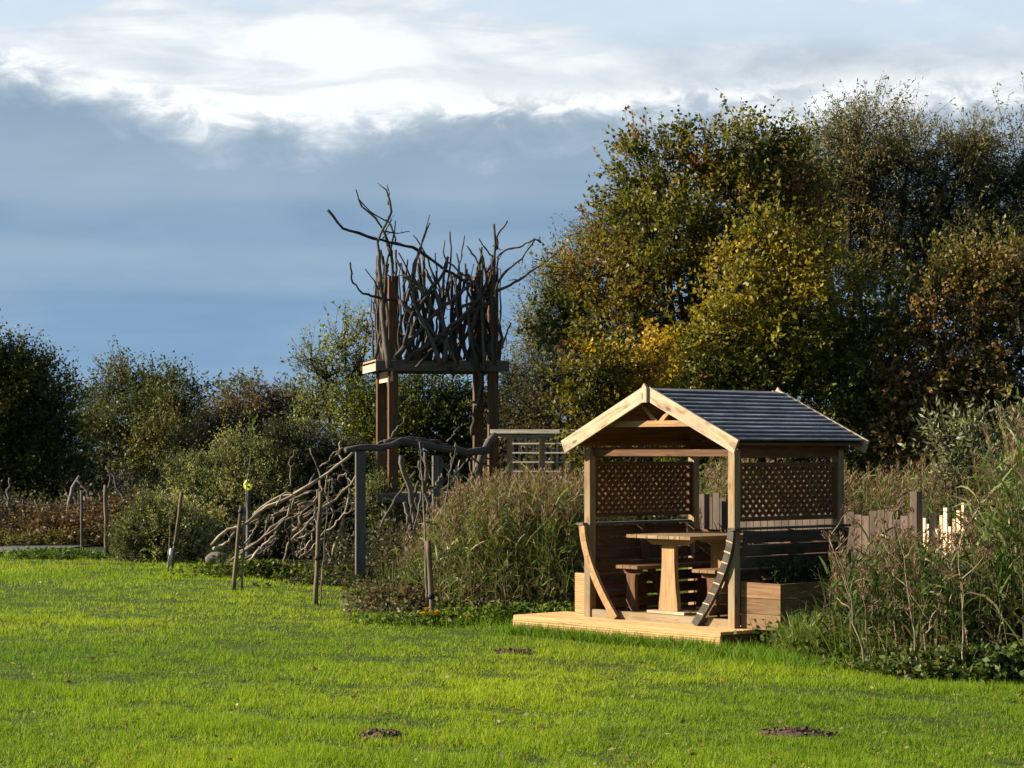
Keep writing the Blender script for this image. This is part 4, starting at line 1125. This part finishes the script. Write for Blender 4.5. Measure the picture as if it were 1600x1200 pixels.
# ------------------------------------------------------------------ tower
def build_tower():
    a = R(12); fd = np.array([math.cos(a), math.sin(a), 0]); bd = np.array([-math.sin(a), math.cos(a), 0])
    O = P(614, 705, 35.0); O[2] = 0     # foot of the front left post
    W, D = 1.64, 1.25
    def tp(x, y, z): return O + fd * x + bd * y + zz * z
    T = thing('lookout_tower', tuple(tp(W / 2, D / 2, 0)), 'tall timber tower with a nest-like cage of dead branches on top', 'tower')
    for x, y in ((0, 0), (W, 0), (0, D), (W, D)):
        g = G(); g.board(tp(x, y, -.05), tp(x, y, 4.62 + rng.uniform(-.1, .1)), .155, .155, fd, .05); g.build('post', M['towerpost'], T)
    # platforms
    for zc, h, nm, mm in ((3.10, .15, 'upper', 'grey'), (.97, .13, 'lower', 'grey')):
        g = G()
        x0, x1 = -.30, W + .24
        if nm == 'lower': x0, x1 = -.28, W * .9
        g.board(tp(x0, -.125, zc), tp(x1, -.125, zc), h, .05, zz)
        g.build('edge_beam', M[mm], T)
        g = G(); g.board(tp(x0, D + .12, zc), tp(x1, D + .12, zc), h, .05, zz); g.build('edge_beam', M[mm], T)
        g = G(); g.board(tp(x0 + .02, -.095, zc - .02), tp(x0 + .02, D + .09, zc - .02), h * .8, .035, zz); g.build('side_beam', M['palelit'], T)  # sunlit tone of this side put into the wood colour
        g = G(); g.board(tp(x0 + .27, -.09, zc - .16), tp(x0 + .27, D + .09, zc - .16), .17, .035, zz)
        g.build('joist', M['palelit'], T)
        g = G(); n = 12
        for k in range(n):
            y = -.1 + (D + .2) * (k + .5) / n
            g.board(tp(x0 + .005, y, zc + h / 2 + .014), tp(x1, y, zc + h / 2 + .014), (D + .2) / n - .01, .024, bd)
        g.build('platform_boards', M['fascia'], T)
    r_ = np.random.default_rng(17)

    def br(pts, r0, r1, mat='drift', n=12, amp=.014, tone=None, sides=7):
        r0 *= 1.0
        tone = r_.uniform(.4, 1.15) if tone is None else tone
        p = gnarl(pts, n, amp); rad = np.linspace(r0, r1, n) * (1 + r_.uniform(-.14, .14, n))
        g = G(); g.tube(p, rad, sides, (tone, tone * .96, tone * .92), .2); stubs(g, p, rad, r_, tone); g.build('branch', M[mat], T, smooth=True)
    # palisade of crooked uprights: front, left, right and back faces
    def upright(x, y, along, top):
        z0 = 3.18 + r_.uniform(-.08, .05); wob = r_.normal(0, .06, 5); s = r_.normal(0, .12)
        H = top - z0
        pts = []
        for i, t in enumerate(np.linspace(0, 1, 5)):
            off = along * (wob[i] + s * t * H) + np.cross(along, zz) * r_.normal(0, .03)
            pts.append(tp(x, y, z0 + H * t) + off)
        br(pts, r_.uniform(.028, .048), r_.uniform(.012, .022))
    for k in range(30):
        t = (k + .5) / 30; top = 4.42 + .48 * r_.random() + .3 * abs(t - .45)
        upright(.1 + t * (W - .2), -.1 + r_.normal(0, .03), fd, top)
    for k in range(9):
        upright(-.07 + r_.normal(0, .03), .05 + k * .14, bd, 4.5 + .5 * r_.random())
    for k in range(8):
        upright(W + .09 + r_.normal(0, .03), .1 + k * .15, bd, 4.45 + .45 * r_.random())
    for k in range(9):
        upright(.1 + k * .17, D + .05, fd, 4.1 + .5 * r_.random())
    g = G()
    for k in range(24):
        face = k % 5; H0 = 3.2; top = 4.3 + .5 * r_.random()
        x, y, al = (r_.uniform(-.08, W + .08), -.17 + r_.normal(0, .02), fd) if face < 3 else ((-.13, r_.uniform(0, D), bd) if face == 3 else (W + .14, r_.uniform(0, D), bd))
        s_ = r_.normal(0, .16); pts = [tp(x, y, H0 + (top - H0) * t) + al * (r_.normal(0, .05) + s_ * t) for t in np.linspace(0, 1, 5)]
        tn = r_.uniform(.4, 1.1); g.tube(gnarl(pts, 11, .014), np.linspace(r_.uniform(.018, .034), .008, 11), 6, (tn, tn * .96, tn * .92), .18)
    g.build('woven_sticks', M['drift'], T, kind='stuff')
    # crossing rails of crooked wood
    def F(pts, r0, r1, dy=0, **kw): br([P(x, y, 34.85 + (x - 614) * .0022 + dy) for x, y in pts], r0, r1, **kw)
    for s in ([(632, 565), (660, 545), (700, 515), (730, 485), (760, 455)], [(618, 560), (650, 520), (690, 480), (740, 440)], [(625, 470), (660, 500), (700, 540), (715, 575)],
              [(770, 470), (730, 490), (690, 530), (650, 575)], [(630, 430), (660, 450), (690, 500), (705, 560)], [(640, 540), (655, 480), (690, 430), (700, 400)],
              [(745, 575), (735, 520), (750, 470), (745, 420)], [(690, 570), (700, 540), (690, 500), (680, 450), (665, 420)]):
        F(s, .045, .022, dy=-.16 + r_.uniform(-.03, .03))
    # the named long branches of the skyline
    sky = [([(690, 570), (645, 470), (648, 420), (656, 390), (668, 345), (672, 335)], .04, .008),
           ([(608, 575), (596, 470), (590, 375), (612, 335), (607, 300), (590, 286)], .05, .010),
           ([(607, 320), (608, 300), (605, 287)], .012, .006),
           ([(512, 328), (535, 357), (565, 365), (590, 375), (650, 388), (690, 418), (735, 445), (760, 460)], .020, .026),
           ([(556, 296), (563, 322), (590, 345), (598, 358), (612, 395), (614, 440)], .010, .028),
           ([(560, 310), (580, 332), (610, 350), (618, 380)], .008, .016),
           ([(547, 410), (551, 440), (565, 458), (590, 465), (620, 470)], .013, .022),
           ([(570, 420), (585, 440), (600, 470)], .008, .016),
           ([(600, 362), (620, 365), (640, 362)], .012, .006),
           ([(618, 344), (614, 372), (604, 410), (600, 500)], .008, .03),
           ([(612, 342), (600, 365), (610, 400)], .010, .02),
           ([(645, 367), (655, 378), (664, 395), (660, 430), (670, 480)], .008, .03),
           ([(672, 348), (660, 378), (648, 410), (636, 470)], .008, .03),
           ([(695, 375), (692, 400), (712, 420), (745, 445), (758, 480)], .009, .026),
           ([(703, 362), (706, 398), (700, 440), (690, 500)], .010, .022),
           ([(726, 368), (720, 405), (712, 440), (716, 500)], .009, .022),
           ([(729, 384), (745, 405), (751, 430), (735, 455)], .012, .02),
           ([(748, 373), (758, 388), (768, 400), (770, 430)], .010, .018),
           ([(772, 350), (774, 380), (772, 420), (768, 480), (772, 570)], .016, .045),
           ([(793, 345), (778, 368), (776, 390)], .012, .018),
           ([(845, 380), (835, 373), (815, 385), (790, 390), (776, 402)], .010, .018),
           ([(836, 374), (815, 405), (790, 424), (778, 440), (772, 480)], .011, .026),
           ([(850, 382), (842, 374)], .005, .008),
           ([(885, 383), (862, 400), (850, 412), (828, 425), (808, 440), (788, 450), (765, 462), (720, 480)], .010, .030),
           ([(848, 398), (852, 408)], .006, .008),
           ([(798, 505), (790, 525), (784, 545)], .010, .02),
           ([(730, 420), (729, 470), (735, 540)], .01, .03), ([(753, 400), (752, 440), (754, 520), (757, 575)], .014, .035),
           ([(680, 395), (684, 430), (672, 470), (668, 540)], .008, .03), ([(623, 395), (640, 430), (645, 470), (640, 540)], .012, .03),
           ([(655, 470), (640, 500), (632, 540)], .02, .03), ([(620, 600), (750, 600), (752, 600)], .0, .0)]
    for i, (pts, r0, r1) in enumerate(sky[:-1]):
        F(pts, r0 * 1.1, r1, dy=-.20 + .02 * (i % 6), n=max(8, 3 * len(pts)), amp=.007)
    # hanging and bracing branches below the platform
    F([(752, 580), (750, 610), (742, 640), (738, 680)], .05, .03, dy=.1)
    F([(735, 560), (752, 590), (745, 640)], .035, .02, dy=.0)
    F([(700, 575), (712, 583), (706, 590)], .03, .012, dy=-.22)


def build_archway():
    Y = 28.5; T = thing('log_archway', tuple(P(563, 705, Y) * [1, 1, 0]), 'crooked driftwood beam on grey posts forming an arch before the tower', 'archway')
    def q(px, py, dy=0): return P(px, py, Y + dy)
    for px, dy, m, top in ((563, 0, 'grey', 706), (683, .9, 'grey', 712)):
        b = q(px, 705, dy); b[2] = -.03; g = G(); g.board(b, q(px, top, dy), .125, .125, np.array([1., .2, 0]), .05); g.build('post', M[m], T)
    r_ = np.random.default_rng(3)
    def br(name, pts, r0, r1, mat='drift', tone=1.0, dy=0, n=14, amp=.012):
        g = G(); p = gnarl([q(x, y, dy + (x - 563) * .006) for x, y in pts], n, amp)
        g.tube(p, np.linspace(r0, r1, n) * (1 + r_.uniform(-.1, .1, n)), 9, (tone, tone * .97, tone * .93), .1); g.build(name, M[mat], T, smooth=True)
    br('log_beam', [(540, 704), (570, 700), (600, 696), (622, 688), (650, 690), (690, 700), (730, 706), (762, 704)], .042, .055, tone=.85)
    br('branch', [(585, 700), (610, 685), (635, 650)], .02, .01, tone=1.2, dy=.2)
    br('branch', [(600, 690), (640, 684), (680, 690), (700, 696)], .03, .02, dy=.15)
    br('branch', [(627, 712), (628, 735), (638, 760), (645, 800), (642, 850)], .035, .03, tone=1.3, dy=.3)
    br('branch', [(632, 785), (640, 820), (638, 850)], .03, .02, tone=1.4, dy=.25)
    br('branch', [(664, 706), (666, 760), (668, 800), (672, 880)], .022, .03, tone=1.1)
    br('branch', [(655, 720), (660, 760), (655, 800), (645, 830)], .02, .012, tone=1.3)
    br('branch', [(714, 728), (706, 755), (712, 772), (700, 790), (688, 800)], .016, .012, 'driftpale', 1.5)
    br('branch', [(690, 740), (676, 765), (670, 775)], .01, .012, 'driftpale', 1.3)
    br('branch', [(775, 680), (752, 705), (742, 745), (722, 770), (712, 800), (690, 825)], .05, .045, tone=1.2, dy=.6)
    br('branch', [(690, 720), (712, 750), (735, 790)], .02, .015, dy=.5)
    br('branch', [(700, 690), (718, 668), (712, 660)], .014, .008, tone=1.2)
    br('branch', [(735, 712), (765, 730), (800, 742)], .014, .008, tone=1.0)
    br('branch', [(737, 740), (775, 760), (790, 765)], .02, .012, tone=.9)
    arch_tangle(br, r_)


def arch_tangle(br, r_):
    for k in range(16):
        x = r_.uniform(625, 765); y = r_.uniform(700, 760); l = r_.uniform(40, 110); a = r_.uniform(.9, 2.3)
        e = (x + l * math.cos(a), y + l * math.sin(a)); m = ((x + e[0]) / 2 + r_.normal(0, 7), (y + e[1]) / 2 + r_.normal(0, 5))
        br('branch', [(x, y), m, e], r_.uniform(.010, .024), r_.uniform(.008, .018), 'driftpale' if k % 4 == 0 else 'drift', r_.uniform(.7, 1.5), dy=r_.uniform(.1, 1.1), n=9)


def build_deadwood():
    T = thing('slanting_deadwood_pile', tuple(P(450, 705, 28) * [1, 1, 0]), 'sloping heap of pale dead branches left of the grey archway post', 'branch pile')
    r_ = np.random.default_rng(9)
    def br(pts, Y, r0, r1, mat='driftpale', tone=1.0, n=12, amp=.012, dY=0):
        g = G(); k = len(pts); p = [P(x, y, Y + dY * i / max(1, k - 1)) for i, (x, y) in enumerate(pts)]
        for a in p: a[2] = max(a[2], .015)
        p = gnarl(p, n, amp); rad = np.linspace(r0, r1, n) * (1 + r_.uniform(-.18, .18, n)); g.tube(p, rad, 7, (tone, tone * .97, tone * .93), .2); stubs(g, p, rad, r_, tone); g.build('branch', M[mat], T, smooth=True)
    L = [([(330, 852), (345, 830), (370, 828), (400, 803), (420, 790), (455, 775), (500, 748)], 28.0, .022, .035, 1.3),
         ([(333, 858), (352, 850), (366, 832)], 27.9, .03, .016, 1.7),
         ([(375, 862), (400, 848), (430, 820), (450, 805), (455, 785)], 28.2, .028, .02, 1.1),
         ([(350, 885), (380, 862), (420, 835), (445, 812)], 27.6, .032, .022, .8),
         ([(390, 876), (412, 852), (432, 838)], 27.4, .03, .022, 1.3),
         ([(395, 805), (430, 778), (470, 768), (495, 752), (555, 705)], 28.2, .020, .028, 1.5),
         ([(432, 790), (440, 770), (460, 772), (458, 790)], 27.9, .016, .012, 1.3),
         ([(440, 885), (450, 850), (470, 830), (498, 800), (525, 780), (558, 742)], 28.1, .02, .028, 1.2),
         ([(500, 805), (530, 795), (556, 780)], 28.2, .022, .02, 1.3),
         ([(500, 840), (520, 820), (545, 800), (556, 785)], 28.0, .02, .02, 1.2),
         ([(465, 870), (485, 840), (495, 825)], 27.8, .018, .012, 1.4),
         ([(468, 872), (495, 848), (505, 842)], 27.7, .014, .012, 1.5),
         ([(515, 895), (522, 860), (530, 830), (540, 800), (545, 770)], 28.0, .03, .018, 1.2),
         ([(525, 895), (535, 855), (555, 830)], 28.1, .028, .02, .8),
         ([(485, 700), (498, 735), (502, 760), (500, 790)], 28.4, .012, .022, .8),
         ([(532, 690), (530, 710), (542, 740)], 28.3, .022, .02, .9),
         ([(455, 760), (452, 730), (460, 705), (466, 703)], 28.4, .014, .008, .9),
         ([(500, 730), (515, 720), (525, 705), (545, 700)], 28.3, .016, .012, .8),
         ([(520, 880), (510, 850), (520, 800), (510, 760), (512, 740)], 28.3, .025, .02, .7),
         ([(405, 815), (390, 840), (380, 850)], 28.1, .014, .018, 1.1)]
    for pts, Y, r0, r1, tone in L: br(pts, Y + 2.4, r0 * .78, r1 * .72, tone=tone * 1.15)  # raised tones put sunlit highlights into the branch colour
    for k in range(34):
        x = r_.uniform(400, 552); ytop = 832 - (x - 330) * .52 + r_.uniform(0, 70)
        y = ytop; l = r_.uniform(30, 90); a = r_.choice([r_.uniform(.2, .8), r_.uniform(1.2, 1.9)], p=[.55, .45])
        e = (x - l * math.cos(a) * .9, min(y + l * math.sin(a), 893))
        m = ((x + e[0]) / 2 + r_.normal(0, 6), (y + e[1]) / 2 + r_.normal(0, 5))
        br([(x, y), m, e], 30.7 + r_.uniform(-.3, .6), .012, .02, tone=r_.uniform(.5, 1.5), mat='driftpale' if r_.random() < .7 else 'drift', n=8)
    # thick log at its lower end
    g = G(); p = [P(322, 876, 31.8), P(335, 871, 31.8), P(352, 873, 31.8), P(368, 884, 31.7)]
    g.tube(gnarl(p, 10, .01), np.interp(np.linspace(0, 1, 10), [0, .15, .6, 1], [.05, .085, .075, .03]), 10, (1.5, 1.5, 1.5), .12)
    g.build('driftwood_log', M['drift'], loc=tuple(P(345, 885, 31.8)), smooth=True, label='short thick grey driftwood log lying at the foot of the slanting pile', category='log')


# ------------------------------------------------------------------ stakes and saplings
def stake(px_top, py_top, px_b, py_b, w_px, label, guard=None, strap=None, lean=None, col='stake'):
    Y = HC * F / (py_b - HY); b = P(px_b, py_b, Y); z0 = g1(b[0], b[1]); b[2] = z0 - .02
    t = P(px_top, py_top, Y); w = w_px * Y / F
    T = thing('tree_stake', (b[0], b[1], z0), label, 'stake', 'wooden stakes for young trees on the lawn')
    g = G(); g.tube(gnarl([b, t], 8, .004), w / 2 * np.linspace(1.05, .95, 8), 9, (1, 1, 1), .04); g.build('post', M[col], T)
    if strap:
        s = b + (t - b) * strap; g = G(); d = (t - b) / np.linalg.norm(t - b)
        g.tube([s - d * .022, s, s + d * .022], w / 2 * 1.35, 10); g.build('strap', M['strap'], T)
    if guard:
        s0 = b + (t - b) * .03; s1 = b + (t - b) * guard; off = np.array([-w * .75, -.02, 0])
        g = G(); g.tube([s0 + off, (s0 + s1) / 2 + off, s1 + off], [w * .55, w * .6, w * .55], 10); g.build('tree_guard', M['guard'], T)
    return T


def sapling(pts, Y, label, seed, r=.012, leaves=60, leafcol=(.08, .11, .03), col=(1, 1, 1), L=.05, lo=.35, spread=.12):
    p = [P(x, y, Y) for x, y in pts]; z0 = g1(p[0][0], p[0][1]); p[0][2] = z0
    T = thing('sapling', tuple(p[0]), label, 'sapling', 'young trees tied to stakes')
    g = G(); q = gnarl(p, 14, .006, seed); g.tube(q, np.linspace(r, r * .3, 14), 6, col); g.build('trunk', M['driftpale'], T)
    r_ = np.random.default_rng(seed); g = G(); tw = G()
    for k in range(9):
        i = int(14 * (lo + (1 - lo) * r_.random() * .98)); c = q[min(i, 13)]
        d = r_.normal(0, 1, 3); d[2] = abs(d[2]) * .8 + .2; d /= np.linalg.norm(d); e = c + d * spread * r_.uniform(.5, 1.6)
        tw.lines([c], [e], .004, .002, np.array([1., 1, 1])); n = max(1, leaves // 9)
        t = r_.random((n, 1)); pos = c * (1 - t) + e * t + r_.normal(0, .01, (n, 3))
        g.leaves(pos, r_.normal(0, 1, (n, 3)), L * r_.uniform(.6, 1.2, n), L * .55, np.array(leafcol) * r_.uniform(.6, 1.6, (n, 1)))
    tw.build('twigs', M['bark'], T); g.build('crown', M['leaf'], T)


def build_stakes():
    stake(127, 766, 128, 866, 4.5, 'thin grey stake standing farthest left by the gravel path', col='grey')
    stake(165, 758, 166, 876, 6.5, 'stake with white torn tie low down, second from the left', strap=.12)
    stake(284, 769, 268, 889, 5.5, 'leaning stake with grey guard in front of the low gorse bush', guard=.28, strap=.34)
    stake(377, 790, 365, 922, 6.5, 'leaning double stake carrying the young tree beside the yellow disc', strap=.93)
    stake(388, 765, 388, 886, 8, 'short grey post holding the yellow disc', col='grey')
    stake(501, 768, 493, 944, 7.5, 'tall dark leaning stake before the slanting deadwood pile', strap=.42)
    stake(669, 845, 676, 974, 8.5, 'knee-high brown stake beside the marigolds', strap=.34)
    Y = HC * F / (876 - HY); 
    g = G(); c = P(163, 860, Y - .06)
    g.box(c, ((1, 0, 0), (0, 1, 0), (0, .1, 1)), (.035, .006, .10)); g.build('torn_tie', M['guard'], loc=tuple(c), label='torn white tie hanging low on the second stake from the left', category='tie')
    sapling([(378, 922), (381, 820), (386, 760), (392, 700), (397, 655)], HC * F / (922 - HY), 'slim young tree with sparse green leaves beside the yellow disc', 201, .016, 130, L=.06, lo=.5, spread=.14)
    sapling([(668, 950), (664, 850), (662, 780), (658, 705), (655, 690)], 22.6, 'bare pale sapling rising behind the knee-high brown stake', 202, .018, 10, lo=.6)
    sapling([(655, 960), (690, 850), (703, 740), (712, 700)], 22.7, 'long thin bare whip leaning right through the left reeds', 203, .009, 6, lo=.7)
    sapling([(500, 940), (505, 870), (510, 810), (516, 745)], 24.3, 'spindly bare whip behind the tall dark leaning stake', 204, .010, 10, lo=.5)
    sapling([(262, 889), (266, 830), (264, 800)], 31.6, 'tiny dark sapling in the guard of the leaning stake', 205, .014, 14, lo=.5)
    # round yellow disc marker
    Yd = HC * F / (886 - HY) - .10; c = P(388, 758, Yd); T = []
    g = G(); rad = 8.6 * Yd / F; n = 28
    ax_, ay_ = np.array([math.cos(R(28)), -math.sin(R(28)), 0]), np.array([math.sin(R(28)), math.cos(R(28)), 0])
    ring = lambda y, r, dz=0: [c + ax_ * math.cos(2 * math.pi * k / n) * r + ay_ * y + zz * math.sin(2 * math.pi * k / n) * r for k in range(n)]
    V = ring(-.010, rad * .93) + ring(-.006, rad) + ring(.006, rad) + ring(.010, rad * .93) + [c - ay_ * .010, c + ay_ * .010]
    Q = [(i * n + k, i * n + (k + 1) % n, (i + 1) * n + (k + 1) % n, (i + 1) * n + k) for i in range(3) for k in range(n)]
    Tr = [(4 * n, (k + 1) % n, k) for k in range(n)] + [(4 * n + 1, 3 * n + k, 3 * n + (k + 1) % n) for k in range(n)]
    g.add(V, Q, Tr); g.build('marker_disc', M['disc'], loc=tuple(c), label='round lime-yellow disc on the short grey post', category='marker')


def build_flowers():
    c = P(694, 966, 21.6); c[2] = g1(c[0], c[1]); r_ = np.random.default_rng(4)
    for j, (dx, s, lab) in enumerate(((-.075, .06, 'left cluster of orange-yellow marigolds beside the brown stake'), (.07, .07, 'right cluster of orange-yellow marigolds nearer the reeds'))):
        b = c + [dx, 0, 0]; T = thing('marigold_plant', tuple(b), lab, 'flowers', 'marigolds by the stake')
        g = G(); n = 60; g.leaves(b + np.stack([r_.normal(0, s, n), r_.normal(0, s, n), r_.uniform(0, .07, n)], 1), r_.normal(0, 1, (n, 3)) + [0, 0, .6], .05, .02, np.array([.06, .12, .02])); g.build('leaves', M['leaf'], T)
        for k in range(6):
            h = b + np.array([r_.normal(0, s), r_.normal(0, s * .7), r_.uniform(.07, .16)]); g = G(); m = 16
            a = np.linspace(0, 6.28, m, endpoint=False); d = np.stack([np.cos(a), np.sin(a) * .9, .35 + 0 * a], 1)
            g.leaves(np.tile(h, (m, 1)), d, .038, .022, np.array([.72, .36, .01]) * r_.uniform(.8, 1.1, (m, 1)))
            g.leaves(np.tile(h + [0, 0, .004], (m, 1)), d * [1, 1, 2.5], .026, .016, np.array([.75, .42, .02])); g.build('flower_head', M['petal'], T)


def build_log_fence():
    """rustic fence of dead limbs at the far left"""
    T = thing('rustic_log_fence', tuple(P(100, 705, 43) * [1, 1, 0]), 'rustic fence of crooked dead limbs at the far left', 'fence'); r_ = np.random.default_rng(14)
    def br(pts, Y, r0, r1, tone, name='limb'):
        g = G(); p = [P(x, y, Y) for x, y in pts]
        for a in p: a[2] = max(a[2], 0)
        g.tube(gnarl(p, 10, .02), np.linspace(r0, r1, 10), 7, (tone, tone * .96, tone * .9), .12); g.build(name, M['drift'], T, smooth=True)
    br([(108, 840), (108, 790), (114, 755), (124, 744)], 41.5, .05, .035, 1.8)
    br([(120, 750), (132, 765), (140, 785), (136, 800)], 41.5, .03, .02, 1.6)
    br([(140, 822), (150, 790), (165, 775), (172, 752), (166, 730)], 41.5, .03, .015, 1.2)
    br([(168, 735), (182, 750), (189, 785), (188, 800)], 41.6, .025, .03, 1.2)
    br([(185, 760), (190, 740), (195, 733)], 41.6, .02, .018, 1.5)
    br([(16, 800), (13, 770), (15, 746)], 42, .03, .02, 1.3)
    br([(-20, 792), (60, 790), (140, 794), (200, 796)], 42.3, .05, .05, .9, 'rail')
    br([(0, 800), (-2, 830)], 41, .05, .05, 1.7)
    for k in range(34):
        x = r_.uniform(-20, 200); y0 = r_.uniform(770, 800); y1 = r_.uniform(825, 850); dx = r_.normal(0, 14)
        br([(x, y1), (x + dx * .4 + r_.normal(0, 4), (y0 + y1) / 2), (x + dx, y0)], 42.3 + r_.uniform(-.3, .4), r_.uniform(.02, .05), .02, r_.uniform(.5, 1.1))


# ------------------------------------------------------------------ assemble
build_ground()
build_deck(); build_gazebo(); build_table()
planter('ribbed pale planter box on the left of the gazebo', GW + .045, GW + .29, .10, .8, .172, .572, 'deck', False, 1, True)
planter('larger brown planter box on the right of the gazebo', -.50, -.047, .05, 1.2, .176, .585, 'planter', True, 2)
build_fence(); build_trellis(); build_tower(); build_archway(); build_deadwood(); build_log_fence()
build_stakes(); build_flowers()
for (px, py, rx, ry), lab in zip(SOIL, ('dark bare soil patch in the foreground left of centre', 'reddish bare soil patch in front of the deck corner', 'bare soil patch in the foreground below the gazebo', 'thin dark soil around the knee-high brown stake')):
    soil_mound(px, py, rx, ry, lab)
build_trees(); build_reeds()
dead_stem([(1356, 1022), (1335, 960), (1325, 920), (1312, 870), (1296, 840)], 'pale dead stem leaning left beside the right planter', .011, 2, 16.9, 301)
dead_stem([(1360, 1015), (1352, 960), (1347, 925)], 'short pale dead stem crossing the leaning one', .008, 0, 16.9, 302)
dead_stem([(1436, 1020), (1425, 960), (1413, 900), (1408, 850), (1395, 800)], 'pale dead stem in the middle of the right bed', .010, 2, 16.5, 303)
dead_stem([(1438, 1018), (1450, 980), (1468, 940)], 'short dead stem leaning right in the middle of the right bed', .009, 0, 16.5, 304)
dead_stem([(1506, 1030), (1505, 960), (1500, 900), (1495, 870), (1510, 820)], 'tallest straight pale dead stem, rightmost in the bed', .011, 3, 16.2, 305)
dead_stem([(1400, 1000), (1398, 930), (1390, 870), (1378, 820)], 'thin brown dead stem between the pale ones', .008, 2, 17.0, 306)
build_grass()
for o in bpy.data.objects:
    if '_org' in o: del o['_org']
